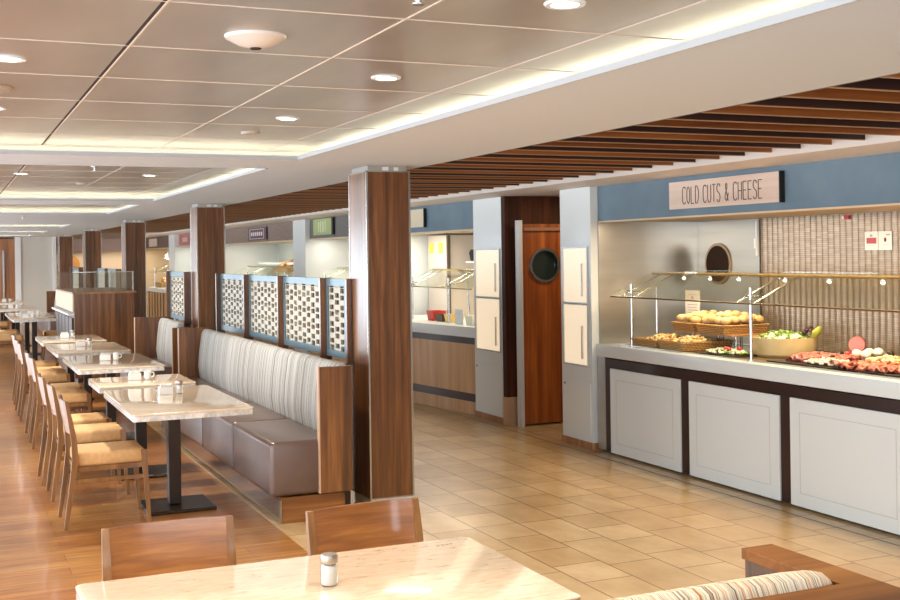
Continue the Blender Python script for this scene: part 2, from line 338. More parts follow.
# ------------------------------------------------------------------ columns
COLS = [7.1, 12.6, 18.0, 23.4, 28.8]
CL = ['walnut-clad column nearest the camera, beside the banquette end', 'second walnut column, behind the striped banquette', 'third walnut column, just behind the service station glass', 'fourth walnut column, beyond the service station', 'fifth and farthest walnut column beside the white wall']
def column(y, lab):
    c = empty('column', (2.546, y, 0)); tag(c, lab, 'column', 'walnut columns with steel corner trims')
    w = 0.312; v = 0.36
    MB().box(0.004, w-0.004, 0.004, v-0.004, 0.05, 2.2).build('cladding', walnut, c, smooth=0)
    t = MB()
    for x, yy in ((0, 0), (w-0.012, 0), (0, v-0.012), (w-0.012, v-0.012)): t.box(x, x+0.012, yy, yy+0.012, 0.05, 2.2)
    t.box(0, w, 0, v, 2.198, 2.206); t.box(0, w, 0, v, 0.042, 0.05)
    t.build('corner_trim', steel, c, smooth=0)
    MB().box(0.012, w-0.012, 0.012, v-0.012, 0, 0.042).build('plinth', white_lam, c, smooth=0)
    MB().box(0.02, w-0.02, 0.02, v-0.02, 2.206, 2.24).build('cap', steel_brushed, c, smooth=0)
    MB().box(0.12, 0.16, 0.005, 0.03, 2.207, 2.232).box(0.2, 0.23, 0.005, 0.03, 2.207, 2.23).build('cap_spotlight', rim_white, c, smooth=0)
for y, l in zip(COLS, CL): column(y, l)

# ------------------------------------------------------------------ banquettes
def end_panel(name, x0, x1, y0, z1, parent, z0=0.17, th=0.035):
    p = MB().box(x0, x1, y0, y0+th, z0, z1, 0.002).build(name, walnut, parent)
    MB().box(x0-0.008, x0-0.0005, y0, y0+th, z0, z1).build('edge_strip', mat('edge_strip', '#caa78a', 0.4) if 'edge_strip' not in bpy.data.materials else bpy.data.materials['edge_strip'], p, smooth=0)
def backrest_mesh(y0, y1, zt):
    # profile in xz: sloped padded back with rounded top, lofted along y with soft ends
    prof = [(2.24, 0.47), (2.225, 0.6), (2.235, 0.75), (2.258, zt-0.05), (2.272, zt-0.015), (2.29, zt), (2.32, zt), (2.34, zt-0.01), (2.343, 0.47)]
    cx, cz = 2.31, 0.72
    rings = []
    for dy, s in ((0, 0.93), (0.008, 0.98), (0.02, 1.0)):
        rings.append([(cx+(x-cx)*s, y0+dy, cz+(z-cz)*s) for x, z in prof])
    for dy, s in ((0.02, 1.0), (0.008, 0.98), (0, 0.93)):
        rings.append([(cx+(x-cx)*s, y1-dy, cz+(z-cz)*s) for x, z in prof])
    return MB().hull(rings)
def banquette(y0, y1, lab, cuts, bcuts):
    b = empty('banquette', (0, 0, 0)); tag(b, lab, 'banquette', 'striped banquettes along the columns')
    for a, c in zip(cuts, cuts[1:]):
        MB().box(1.82, 2.24, a+0.002, c-0.002, 0.165, 0.505, 0.035, 4).build('seat', vinyl, b, smooth=60)
    for a, c in zip(bcuts, bcuts[1:]): backrest_mesh(a+0.001, c-0.001, 0.965).build('backrest', fabric, b, smooth=60)
    MB().box(1.89, 2.34, y0+0.01, y1-0.01, 0.0, 0.16).build('base', walnut_x, b, smooth=0)
    MB().box(1.878, 1.889, y0, y1, 0.012, 0.15).build('kick_strip', mat('kick_mirror', '#b7b3ab', 0.12, 1.0) if 'kick_mirror' not in bpy.data.materials else bpy.data.materials['kick_mirror'], b, smooth=0)
    MB().box(2.347, 2.545, y0+(0.64 if y0 < 8 else 0.75), y1, 0.0, 0.905).build('back_frame', walnut_y, b, smooth=0)
    return b
b1 = banquette(6.88, 11.08, 'long nearest banquette with brown seat and striped grey back, behind the marble tables', [6.88, 7.88, 8.9, 9.95, 11.08], [6.93, 7.65, 8.35, 9.1, 9.75, 10.4, 11.04])
end_panel('end_panel', 2.135, 2.345, 6.86, 0.955, b1); end_panel('end_panel', 2.06, 2.36, 11.09, 0.975, b1)
MB().box(2.30, 2.33, 6.875, 6.9, 0, 0.17).build('leg', dark_steel, b1, smooth=0)
b2 = banquette(12.25, 13.42, 'second striped banquette with brown seat, beyond the second column', [12.25, 12.83, 13.42], [12.3, 12.86, 13.40])
end_panel('end_panel', 2.20, 2.40, 12.2, 0.915, b2); end_panel('end_panel', 2.0, 2.36, 13.43, 0.975, b2)
b3 = banquette(22.9, 26.6, 'far banquette seen as wooden end panels past the service station', [22.9, 24.1, 25.4, 26.6], [22.95, 24.1, 25.4, 26.55])
end_panel('end_panel', 2.1, 2.46, 26.9, 0.95, b3); end_panel('end_panel', 2.3, 2.46, 22.8, 0.9, b3)

# ------------------------------------------------------------------ lattice screens on top of the back frame
screen_frame = mat('screen_frame', '#617c88', 0.35, 0.3)
lattice_m = mat('lattice_cream', '#b7b09f', 0.5)
def lattice(mb, y0, y1, z0, z1, x=0.0):
    n = max(2, round((y1-y0)/0.12)); p = (y1-y0)/n; zr = 0.068
    for i in range(n+1): mb.box(x-0.008, x+0.008, y0+i*p-0.014, y0+i*p+0.014, z0, z1)
    for i in range(n):
        c0, c1 = y0+i*p+0.014, y0+(i+1)*p-0.014
        z = z0+(0.0 if i % 2 else 0.034); j = 0; top = z0
        while top < z1-0.001:
            h = 0.014 if j % 2 == 0 else 0.036          # thin rung, then wide rung
            zz = z; mb.box(x-0.008, x+0.008, c0, c1, max(z0, zz), min(z1, zz+h)); z = zz+h+0.034; top = z; j += 1
        mb.box(x-0.008, x+0.008, c0, c1, z1-0.012, z1)
SC = empty('lattice_screen', (2.51, 0, 0)); tag(SC, 'row of four lattice screen panels between the first and second columns', 'screen', 'lattice screens above the banquettes')
infill = mat('screen_infill', '#54381f', 0.4); nt, N, L, B = nodes(infill)
w2 = N.new('ShaderNodeTexWhiteNoise'); w2.noise_dimensions = '3D'; sn = N.new('ShaderNodeVectorMath'); sn.operation = 'SNAP'; sn.inputs[1].default_value = (1.0, 0.068, 0.05)
L.new(pos(nt), sn.inputs[0]); L.new(sn.outputs[0], w2.inputs['Vector'])
L.new(ramp(nt, w2.outputs['Value'], [(0.0, '#0a0706'), (0.5, '#2c1b0d'), (0.72, '#6b5f4e'), (0.8, '#6e4320'), (0.92, '#a0967f')], 'CONSTANT'), B.inputs['Base Color'])
def build_screen(SC, posts, z0=0.935, z1=1.487):
    for y in posts:
        MB().box(0.0 if y == 7.44 else -0.04, 0.034 if y == 7.44 else 0.045, y-0.016, y+0.016, z0-0.03, z1+0.004, 0.002).build('post', walnut, SC)
    for y, y2 in zip(posts, posts[1:]):
        a, b = y+0.02, y2-0.02
        f = MB(); f.box(0.005, 0.04, a, b, z1-0.05, z1); f.box(0.005, 0.04, a, b, z0, z0+0.05)
        f.box(0.005, 0.04, a, a+0.035, z0+0.05, z1-0.05); f.box(0.005, 0.04, b-0.035, b, z0+0.05, z1-0.05)
        f.build('frame', screen_frame, SC, smooth=0)
        l = MB(); lattice(l, a+0.035, b-0.035, z0+0.05, z1-0.05, 0.022); l.build('lattice', lattice_m, SC, smooth=0)
        MB().box(0.031, 0.035, a+0.035, b-0.035, z0+0.05, z1-0.05).build('infill', infill, SC, smooth=0)
build_screen(SC, [7.44, 7.91, 9.05, 10.19, 11.33])
S2 = empty('lattice_screen', (2.51, 0, 0)); tag(S2, 'short lattice screen above the second banquette', 'screen', 'lattice screens above the banquettes'); build_screen(S2, [12.98, 14.1], z0=0.93); MB().box(0.0, 0.05, 13.47, 14.1, 0, 0.9).build('base_panel', walnut_y, S2, smooth=0)
S3 = empty('lattice_screen', (2.51, 0, 0)); tag(S3, 'far lattice screen seen through the station glass between third and fourth columns', 'screen', 'lattice screens above the banquettes'); build_screen(S3, [18.5, 19.85, 21.2], z0=0.93); MB().box(0.0, 0.05, 18.5, 21.2, 0, 0.9).build('base_panel', walnut_y, S3, smooth=0)
S4 = empty('lattice_screen', (2.51, 0, 0)); tag(S4, 'far lattice screen between the fourth and fifth columns', 'screen', 'lattice screens above the banquettes'); build_screen(S4, [23.85, 25.5], z0=0.93)

# ------------------------------------------------------------------ tables
def round_rect(x0, x1, y0, y1, r, n=5):
    pts = []
    for cx, cy, a0 in ((x1-r, y1-r, 0), (x0+r, y1-r, 90), (x0+r, y0+r, 180), (x1-r, y0+r, 270)):
        for k in range(n+1):
            a = math.radians(a0+90*k/n); pts.append((cx+r*math.cos(a), cy+r*math.sin(a)))
    return pts
marble_edge = noisy('marble_edge', '#b9b6ae', '#e6e3db', 24, 0.3, coat=0.3)
def table(x, y, sx, sy, legs, lab, group='marble tables in a row along the banquettes'):
    t = empty('dining_table', (x, y, 0)); tag(t, lab, 'table', group)
    MB().prism(round_rect(-sx/2, sx/2, -sy/2, sy/2, 0.02), 'z', 0.708, 0.7215, 0.003).build('table_top', marble, t)
    MB().prism(round_rect(-sx/2+0.002, sx/2-0.002, -sy/2+0.002, sy/2-0.002, 0.018), 'z', 0.677, 0.7078).build('edge_band', marble_edge, t)
    for ly in legs:
        MB().box(-0.04, 0.04, ly-0.04, ly+0.04, 0.024, 0.677, 0.004).build('leg', dark_steel, t)
        MB().box(-0.205, 0.235, ly-0.22, ly+0.22, 0.002, 0.022, 0.004).build('base_plate', dark_steel, t)
    return t
T = [(1.385, 7.675, 0.73, 1.39, [0.03], 'nearest marble table with one dark leg, in front of the banquette'),
     (1.37, 8.95, 0.70, 0.70, [0.05], 'small square marble table just behind the nearest banquette table'),
     (1.39, 10.80, 0.72, 1.42, [0.05], 'third marble table of the banquette row'),
     (1.38, 12.6, 0.72, 1.30, [0.0], 'fourth marble table of the banquette row'),
     (1.36, 14.15, 0.70, 1.15, [0.0], 'fifth marble table of the banquette row, in front of the service station'),
     (1.33, 20.4, 0.68, 2.6, [-0.9, 0.9], 'long far table level with the third column'),
     (1.30, 24.2, 0.74, 2.2, [-0.7, 0.7], 'far table past the long far table'),
     (1.25, 27.8, 0.74, 2.2, [-0.7, 0.7], 'farthest table before the white end wall')]
for a in T: table(*a)
FT = table(0.95, 3.06, 1.235, 0.745, [0.0], 'big marble table top filling the bottom foreground', 'foreground marble table')
mk = MB()
for k, dx in enumerate((0, 0.018, 0.034, 0.048)): mk.box(0.475+dx, 0.483+dx, 0.3-0.003+k*0.0015, 0.3+0.003+k*0.0015, 0.7215, 0.7222)
mk.build('table_mark', mat('mark', '#5a4432', 0.6), FT, smooth=0)

# ------------------------------------------------------------------ shakers, holders
lid_m = mat('shaker_lid', '#a89f93', 0.3, 0.9)
def shaker():
    s = empty('salt_shaker', (0, 0, 0))
    MB().lathe([(0, 0), (0.023, 0), (0.025, 0.006), (0.025, 0.055), (0.021, 0.064)], n=20).build('jar', thin_glass('shaker_glass', '#f6f6f4', 0.08), s)
    MB().lathe([(0, 0.003), (0.0215, 0.003), (0.0218, 0.052), (0.018, 0.058), (0, 0.058)], n=20).build('salt_filling', salt, s)
    MB().lathe([(0.0235, 0.062), (0.0245, 0.064), (0.0245, 0.082), (0.022, 0.087), (0, 0.088)], n=20).build('lid', lid_m, s)
    return s
sh0 = shaker(); sh0.location = (0.985, 3.10, 0.7222); tag(sh0, 'glass salt shaker with metal lid on the foreground table', 'salt shaker', 'shakers on the tables')
porcelain = mat('porcelain', '#f1efe9', 0.25, coat=0.4)
def holder():
    h = empty('packet_holder', (0, 0, 0))
    b = MB(); b.box(-0.045, 0.045, -0.03, 0.03, 0, 0.006); b.box(-0.045, 0.045, -0.03, -0.026, 0.006, 0.05); b.box(-0.045, 0.045, 0.026, 0.03, 0.006, 0.05); b.box(-0.045, -0.041, -0.026, 0.026, 0.006, 0.05); b.box(0.041, 0.045, -0.026, 0.026, 0.006, 0.05)
    b.build('tray', porcelain, h, smooth=0)
    p = MB()
    for i in range(6): p.box(-0.036+i*0.013, -0.027+i*0.013, -0.022, 0.022, 0.006, 0.064+0.003*(i % 2))
    p.build('sugar_packets', mat('packets', '#efe6dc', 0.6), h, smooth=0)
    return h
def cup():
    c = empty('milk_jug', (0, 0, 0))
    MB().lathe([(0, 0), (0.024, 0), (0.028, 0.02), (0.025, 0.05), (0.029, 0.064), (0.026, 0.064), (0.022, 0.05), (0.024, 0.02), (0, 0.006)], n=20).build('bowl', porcelain, c)
    MB().tube([(0.026, 0, 0.052), (0.046, 0, 0.05), (0.05, 0, 0.032), (0.042, 0, 0.018), (0.027, 0, 0.016)], 0.004).build('handle', porcelain, c)
    return c
h0 = holder(); c0 = cup()
ORD = ['nearest marble table', 'small square marble table', 'third marble table', 'fourth marble table', 'fifth marble table']
first_h = first_c = True
for i, (x, y) in enumerate([(1.41, 7.95), (1.36, 9.0), (1.38, 10.9), (1.36, 12.75), (1.34, 14.3)]):
    h = h0 if i == 0 else copy_tree(h0); h.location = (x-0.03, y, 0.7222)
    tag(h, 'white sugar packet holder on the %s of the row' % ORD[i], 'sugar holder', 'sugar holders on the banquette tables')
    if i in (0, 4, 3):
        s = copy_tree(sh0); s.location = (x+0.06, y-0.01, 0.7222); tag(s, 'small glass shaker beside sugar packets on the %s of the row' % ORD[i], 'salt shaker', 'shakers on the tables')
    else:
        s = c0 if i == 1 else copy_tree(c0); s.location = (x+0.065, y-0.01, 0.7222); tag(s, 'white jug with handle on the %s of the row' % ORD[i], 'jug', 'white jugs on the tables')
for i, (x, y, w) in enumerate([(1.2, 19.6, 'near end of the long far table'), (1.35, 20.6, 'far end of the long far table'), (1.2, 23.9, 'far table past the long far table'), (1.25, 27.6, 'farthest table by the white end wall')]):
    h = copy_tree(h0); h.location = (x, y, 0.7222); tag(h, 'white packet holder on the ' + w, 'sugar holder', 'sugar holders on the far tables')
    s = copy_tree(c0); s.location = (x+0.12, y, 0.7222); tag(s, 'white jug on the ' + w, 'jug', 'white jugs on the far tables')

# ------------------------------------------------------------------ chairs (origin floor centre, facing +x)
def leg_loft(pts):   # pts: (x, y, z, wx, wy)
    return MB().hull([[(x-a, y-b, z), (x+a, y-b, z), (x+a, y+b, z), (x-a, y+b, z)] for x, y, z, a, b in pts])
def make_chair():
    c = empty('dining_chair', (0, 0, 0))
    for s in (-1, 1):
        y = s*0.2
        leg_loft([(-0.25, y, 0.0, 0.011, 0.011), (-0.205, y, 0.30, 0.017, 0.014), (-0.19, y, 0.42, 0.019, 0.015), (-0.195, y, 0.54, 0.017, 0.014), (-0.218, y, 0.68, 0.013, 0.013), (-0.238, y, 0.785, 0.009, 0.011)]).build('leg', chair_wood, c, smooth=50)
        leg_loft([(0.25, y, 0.0, 0.010, 0.010), (0.23, y, 0.30, 0.015, 0.014), (0.22, y, 0.455, 0.018, 0.015)]).build('leg', chair_wood, c, smooth=50)
        MB().box(-0.20, 0.225, y-0.009, y+0.009, 0.275, 0.303, 0.002).build('stretcher', chair_wood, c)
    MB().box(-0.19, 0.21, -0.19, 0.19, 0.345, 0.375).build('seat_frame', chair_wood, c, smooth=0)
    MB().box(-0.185, 0.235, -0.186, 0.186, 0.372, 0.462, 0.025, 3).build('seat', leather, c, smooth=60)
    # curved back panel
    mb = MB(); R = []
    for k in range(9):
        t = -1+2*k/8; y = t*0.195; bow = -0.024*(1-t*t)
        R.append([(-0.203+bow, y, 0.575), (-0.191+bow, y, 0.575), (-0.217+bow, y, 0.70), (-0.231+bow, y, 0.785), (-0.243+bow, y, 0.785), (-0.229+bow, y, 0.70)])
    mb.hull(R).build('backrest', chair_back_wood, c, smooth=50)
    return c
ch0 = make_chair()
CH = [(0.915, 7.545, 0, 'wooden chair nearest in the row, at the near end of the first banquette table'),
      (0.915, 8.46, 0, 'wooden chair second in the row, between first and small square tables'),
      (0.90, 9.08, 0, 'wooden chair third in the row, at the small square table'),
      (0.95, 10.83, 0, 'wooden chair fourth in the row, at the third banquette table'),
      (0.955, 11.45, 0, 'wooden chair fifth in the row, at the far end of third table'),
      (0.96, 12.75, 0, 'wooden chair sixth in the row, at the fourth table'),
      (0.965, 13.3, 0, 'wooden chair seventh in the row, farthest of the near cluster'),
      (0.98, 14.2, 0, 'wooden chair at the fifth table before the service station'),
      (0.92, 19.6, 0, 'far wooden chair at the near end of the long far table'), (0.92, 20.9, 0, 'far wooden chair at the far end of the long far table'), (0.92, 23.9, 0, 'far wooden chair at the table past the long one'),
      (1.75, 20.2, PI, 'far wooden chair on the aisle side of the long far table')]
for i, (x, y, r, lab) in enumerate(CH):
    c = ch0 if i == 0 else copy_tree(ch0); c.location = (x, y, 0); c.rotation_euler = (0, 0, r)
    tag(c, lab, 'chair', 'wooden chairs with tan seats')
for x, fy, fr, lab in ((0.665, 3.575, 0, 'left of two wooden chair backs behind the foreground table'), (1.345, 3.53, 0.09, 'right of two wooden chair backs behind the foreground table')):
    c = copy_tree(ch0); c.location = (x, fy, 0); c.rotation_euler = (0, 0, -PI/2+fr); tag(c, lab, 'chair', 'wooden chairs with tan seats')

# ------------------------------------------------------------------ foreground booth at bottom right
fb = empty('banquette', (0, 0, 0)); tag(fb, 'foreground booth corner with warm striped cushion and wooden cap at bottom right', 'banquette')
MB().prism([(1.706, 2.19), (1.706, 1.865), (0.35, 1.865), (0.35, 1.62), (1.795, 1.62), (1.795, 2.19)], 'z', 0.925, 0.95, 0.0015).build('cap_rail', wood('cap_wood', '#5c3212', '#83501f', '#9c672f', 'x', 0.5, 0.0, 18, 0.25), fb, smooth=0)
MB().box(1.712, 1.789, 1.63, 2.184, 0.02, 0.9245).build('side_wall', walnut, fb, smooth=0)
MB().box(0.36, 1.711, 1.63, 1.86, 0.02, 0.9245).build('rear_wall', walnut, fb, smooth=0)
r = []
prof = [(1.862, 0.50), (1.862, 0.945), (1.875, 0.968), (1.90, 0.976), (1.93, 0.97), (1.965, 0.945), (1.99, 0.90), (2.01, 0.50)]
for x, s in ((0.4, 1), (0.9, 1), (1.4, 1), (1.60, 1), (1.66, 0.985), (1.69, 0.94), (1.702, 0.87)):
    r.append([(x, 1.93+(y-1.93)*(s if s == 1 else s*0.96), 0.5+(z-0.5)*(1-(1-s)*0.35)) for y, z in prof])
MB().hull(r).build('backrest', fabric_warm, fb, smooth=60)
MB().box(0.4, 1.70, 2.0, 2.45, 0.17, 0.50, 0.03, 3).build('seat', vinyl, fb, smooth=60)
MB().box(0.4, 1.70, 2.0, 2.38, 0, 0.165).build('base', walnut_x, fb, smooth=0)

# ------------------------------------------------------------------ service station
ss = empty('service_station', (1.575, 16.0, 0)); tag(ss, 'walnut service station with cream side and glass screen on top', 'service station')
MB().box(0.06, 0.78, 0.04, 2.46, 0, 0.059).build('toe_plinth', espresso, ss, smooth=0)
MB().box(0.02, 0.80, 0, 2.5, 0.06, 1.185).build('body', walnut, ss, smooth=0)
MB().box(0.0, 0.83, -0.02, 2.52, 1.185, 1.205).build('top_board', oak, ss, smooth=0)
MB().box(0.0, 0.019, 0.0, 2.5, 0.95, 1.184).build('side_panel', cream, ss, smooth=0)
MB().box(-0.06, 0.019, 0.0, 2.5, 0.90, 0.925).build('ledge', white_lam, ss, smooth=0)
g_ = MB()
for i in range(5): g_.box(-0.005, 0.019, 0.1+i*0.48, 0.52+i*0.48, 0.55, 0.86)
g_.build('drawer', dark_steel, ss, smooth=0)
g_ = MB(); g_.box(0.01, 0.018, 0.05, 2.4, 1.206, 1.47); g_.box(0.01, 0.80, 0.05, 0.058, 1.206, 1.47); g_.box(0.792, 0.80, 0.05, 2.4, 1.206, 1.47)
g_.build('glass_guard', pane, ss, smooth=0)
g_ = MB(); g_.box(0.006, 0.804, 0.045, 0.063, 1.47, 1.478); g_.box(0.785, 0.804, 0.045, 0.063, 1.206, 1.47)
g_.build('guard_trim', steel, ss, smooth=0)

# ------------------------------------------------------------------ right-hand wall: pilasters, fascias
XF = 4.97
def fascia(name, y0, y1, m, lab):
    o = MB().box(5.0, 5.10, y0, y1, 1.905, 2.194).build(name, m, smooth=0); tag(o, lab, kind='structure')
    MB().box(4.995, 5.10, y0, y1, 1.893, 1.905).build('fascia_trim', mat('fascia_trim', '#d8bd98', 0.4) if 'fascia_trim' not in bpy.data.materials else bpy.data.materials['fascia_trim'], o, smooth=0)
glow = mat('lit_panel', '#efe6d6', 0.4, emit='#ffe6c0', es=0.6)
seam_m = mat('niche_frame', '#c9ccca', 0.35, 0.4)
def pilaster(y0, y1, lab, lit=True):
    p = empty('pilaster', (4.93, y0, 0)); tag(p, lab, 'pilaster', 'white pilasters between serving bays'); w = y1-y0
    MB().box(0.0, 0.16, 0, w, 0.06, 2.194).build('casing', white_lam, p, smooth=0)
    MB().box(-0.008, 0.155, -0.006, w+0.006, 0, 0.06).build('skirting', oak, p, smooth=0)
    if lit:
        for z0, z1 in ((0.70, 1.20), (1.225, 1.68)):
            a, b = 0.06, w-0.06
            f = MB(); f.box(-0.012, -0.0005, a-0.015, b+0.015, z0-0.015, z0); f.box(-0.012, -0.0005, a-0.015, b+0.015, z1, z1+0.015); f.box(-0.012, -0.0005, a-0.015, a, z0, z1); f.box(-0.012, -0.0005, b, b+0.015, z0, z1)
            fr = f.build('niche_frame', seam_m, p, smooth=0)
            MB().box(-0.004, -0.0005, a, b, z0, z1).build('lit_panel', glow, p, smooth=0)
            MB().box(-0.02, -0.006, a+0.07, a+0.085, z0+0.05, z0+0.33).build('handle', steel_brushed, p, smooth=0)
        MB().box(-0.006, -0.0005, 0.03, w-0.03, 0.09, 0.55).build('lower_door', white_lam, p, smooth=0)
        MB().cyl((-0.012, w-0.06, 0.52), (-0.006, w-0.06, 0.52), 0.008, n=10).build('lock', dark_steel, p)
pilaster(8.25, 8.76, 'white pilaster with two lit niches, left of the cold cuts counter')
pilaster(9.9, 10.55, 'white pilaster with lit niches, left of the porthole door')
pilaster(13.3, 13.9, 'white pilaster hidden mostly behind the nearest column', False)
pilaster(16.45, 17.1, 'white pilaster above the nearest screens, between grey and mottled fascias', False)
pilaster(22.0, 22.6, 'white pilaster behind the second column', False)
pilaster(26.95, 27.7, 'white pilaster between the pink sign and brown fascia', False)
grey_f = mat('grey_fascia', '#6d6a66', 0.6); brown_f = mat('brown_fascia', '#6f5b50', 0.6); pink_f = mat('pink_fascia', '#cdb4ab', 0.6)
fascia('trim_31', 3.0, 8.245, blue_fascia, 'blue fascia above the cold cuts counter')
fascia('trim_32', 10.555, 13.295, blue_fascia, 'blue fascia above the second serving bay')
fascia('trim_33', 13.905, 16.445, grey_f, 'dark grey fascia carrying the green sign')
fascia('trim_34', 17.105, 21.995, mottled, 'mottled brown fascia with a small plum sign')
fascia('trim_35', 22.605, 26.945, pink_f, 'pale fascia with the red square sign')
fascia('trim_36', 27.705, 32.9, brown_f, 'brown fascia with a pale square sign')
# far end serving bay facing the camera
o = MB().box(2.76, 4.97, 31.9, 32.0, 1.86, 2.194).build('trim_37', pink_f, smooth=0); tag(o, 'pale pink fascia at the far end', kind='structure')
wf = MB(); wf.box(1.84, 2.66, 31.5, 31.6, 0, 2.24); struct('wall_end', wf, mat('end_wall', '#cfccc3', 0.6), 'pale grey end wall panel')
wf = MB(); wf.box(1.70, 1.84, 31.45, 31.6, 0, 2.24); wf.box(2.62, 2.70, 31.4, 31.6, 0, 2.24); struct('trim_38', wf, rim_white)
wf = MB(); wf.box(-2.5, 1.2, 31.5, 31.6, 0, 2.24); struct('wall_end.001', wf, walnut)
d2 = MB().box(1.2, 1.70, 31.5, 31.58, 0, 2.2).build('door_2', wood('far_door', '#7a4a2a', '#98643e', '#b37f55', 'z', 0.4), smooth=0); tag(d2, 'far wooden door beside the pale end wall', kind='structure')
MB().box(1.40, 1.44, 31.44, 31.499, 0.5, 1.9).build('handle', steel_brushed, d2, smooth=0)

# ------------------------------------------------------------------ doorway with porthole door
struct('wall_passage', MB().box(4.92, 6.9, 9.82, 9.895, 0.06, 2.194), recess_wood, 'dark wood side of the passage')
struct('baseboard_passage', MB().box(4.915, 6.9, 9.815, 9.895, 0, 0.27), mat('bb', '#c9a27c', 0.4), 'light skirting at the foot of the passage wall')
struct('ceiling_passage', MB().box(5.0, 6.9, 8.765, 9.9, 2.2, 2.25), white_paint)
area('passage_light', (5.6, 9.1, 2.18), (0, 0, 0), 0.5, 0.3, 8*K_BAY, WARM)
dr = empty('door_1', (5.0, 9.70, 0)); tag(dr, 'reddish wood door with a round porthole window', kind='structure')
# leaf with a round hole
def holed_leaf(x0, x1, z0, z1, cx, cz, r, y0, y1, m, name, parent):
    mb = MB(); t = bmesh.new(); n = 32
    def ringpts(k):
        a = 2*PI*(k+0.5)/n; return a
    inner = []; outer = []
    for k in range(n):
        a = 2*PI*(k+0.5)/n; c, s = math.cos(a), math.sin(a)
        inner.append((cx+r*c, cz+r*s))
        sc = min((x1-cx)/c if c > 1e-6 else 1e9, (x0-cx)/c if c < -1e-6 else 1e9, (z1-cz)/s if s > 1e-6 else 1e9, (z0-cz)/s if s < -1e-6 else 1e9)
        outer.append((cx+c*sc, cz+s*sc))
    for yy in (y0, y1):
        I = [t.verts.new((x, yy, z)) for x, z in inner]; O = [t.verts.new((x, yy, z)) for x, z in outer]
        for k in range(n): t.faces.new((I[k], I[(k+1) % n], O[(k+1) % n], O[k]))
        corners = [(x1, z1, 0), (x0, z1, 1), (x0, z0, 2), (x1, z0, 3)]
        for k in range(n):
            p, q = outer[k], outer[(k+1) % n]
            if abs(p[0]-q[0]) > 1e-6 and abs(p[1]-q[1]) > 1e-6:
                cc = (x1 if max(p[0], q[0]) > x1-1e-6 else x0, z1 if max(p[1], q[1]) > z1-1e-6 else z0)
                v = t.verts.new((cc[0], yy, cc[1])); t.faces.new((O[k], O[(k+1) % n], v))
    ys = (y0, y1)
    for k in range(n):
        a, b = inner[k], inner[(k+1) % n]
        t.faces.new([t.verts.new(p) for p in ((a[0], y0, a[1]), (b[0], y0, b[1]), (b[0], y1, b[1]), (a[0], y1, a[1]))])
    for p, q in (((x0, z0), (x1, z0)), ((x1, z0), (x1, z1)), ((x1, z1), (x0, z1)), ((x0, z1), (x0, z0))):
        t.faces.new([t.verts.new(w) for w in ((p[0], y0, p[1]), (q[0], y0, q[1]), (q[0], y1, q[1]), (p[0], y1, p[1]))])
    bmesh.ops.remove_doubles(t, verts=t.verts, dist=1e-5); bmesh.ops.recalc_face_normals(t, faces=t.faces)
    mb._add(t); return mb.build(name, m, parent, smooth=35)
holed_leaf(0.033, 0.86, 0.02, 1.925, 0.28, 1.53, 0.15, 0, 0.045, door_wood, 'door_leaf', dr)
def ring_y(mb, cx, cz, ri, ro, y0, y1, n=32):
    t = bmesh.new(); R = []
    for rr, yy in ((ri, y0), (ro, y0), (ro, y1), (ri, y1)):
        R.append([t.verts.new((cx+rr*math.cos(2*PI*k/n), yy, cz+rr*math.sin(2*PI*k/n))) for k in range(n)])
    for a in range(4):
        A, Bq = R[a], R[(a+1) % 4]
        for k in range(n): t.faces.new((A[k], A[(k+1) % n], Bq[(k+1) % n], Bq[k]))
    bmesh.ops.recalc_face_normals(t, faces=t.faces); return mb._add(t)
po = ring_y(MB(), 0.28, 1.53, 0.142, 0.165, -0.02, 0.0).build('porthole_ring', steel, dr)
MB().cyl((0.28, 0.02, 1.53), (0.28, 0.026, 1.53), 0.149, n=32).build('porthole_glass', mat('dark_pane', '#26302e', 0.05, coat=0.6), dr)
MB().box(-0.005, 0.032, -0.03, 0.05, 0.0, 1.96).build('door_edge', mat('edge_metal', '#d8d8d4', 0.5, 0.4), dr, smooth=0)
MB().box(0.05, 0.80, -0.03, -0.002, 1.86, 1.89).build('closer_rail', mat('rail_copper', '#b9886a', 0.3, 0.6), dr, smooth=0)
struct('wall_behind_door', MB().box(6.6, 6.7, 8.6, 9.815, 0, 2.194), white_paint)

# ------------------------------------------------------------------ bays: shell, counter, guard
def bay(n, y0, y1, back_m, side_m, light=40, floor_to=6.9, xb=6.05, col=WARM):
    o = MB().box(xb, xb+0.06, y0, y1, 0, 1.95); struct('wall_bay_%d' % n, o, back_m)
    o = MB().box(5.0, xb, y1-(0.012 if n == 1 else 0.04), y1, 0, 1.95); struct('wall_bay_side_%d' % n, o, side_m)
    o = MB().box(5.0, xb, y0, y0+0.04, 0, 1.95); struct('wall_bay_end_%d' % n, o, side_m)
    o = MB().box(5.10, xb+0.06, y0, y1, 1.9, 1.95); struct('ceiling_bay_%d' % n, o, mat('bay_ceiling_%d' % n, '#cdb899', 0.5))
    L_ = y1-y0
    area('bay_light', (5.22, (y0+y1)/2, 1.893), (0, 0, 0), 0.12, L_*0.85, light*K_BAY*L_, col)
def spot_row(n, ys, x, z, cat_label):
    for i, y in enumerate(ys):
        s = empty('spotlight', (x, y, z)); tag(s, cat_label % (i+1) if '%' in cat_label else cat_label, 'spotlight', 'small spotlights under bay %d rail' % n)
        MB().cyl((0, 0, 0), (0, 0, 0.03), 0.018, n=12).build('housing', steel, s)
        MB().cyl((0, 0, -0.003), (0, 0, -0.0005), 0.015, n=12).build('lamp', bulb, s)

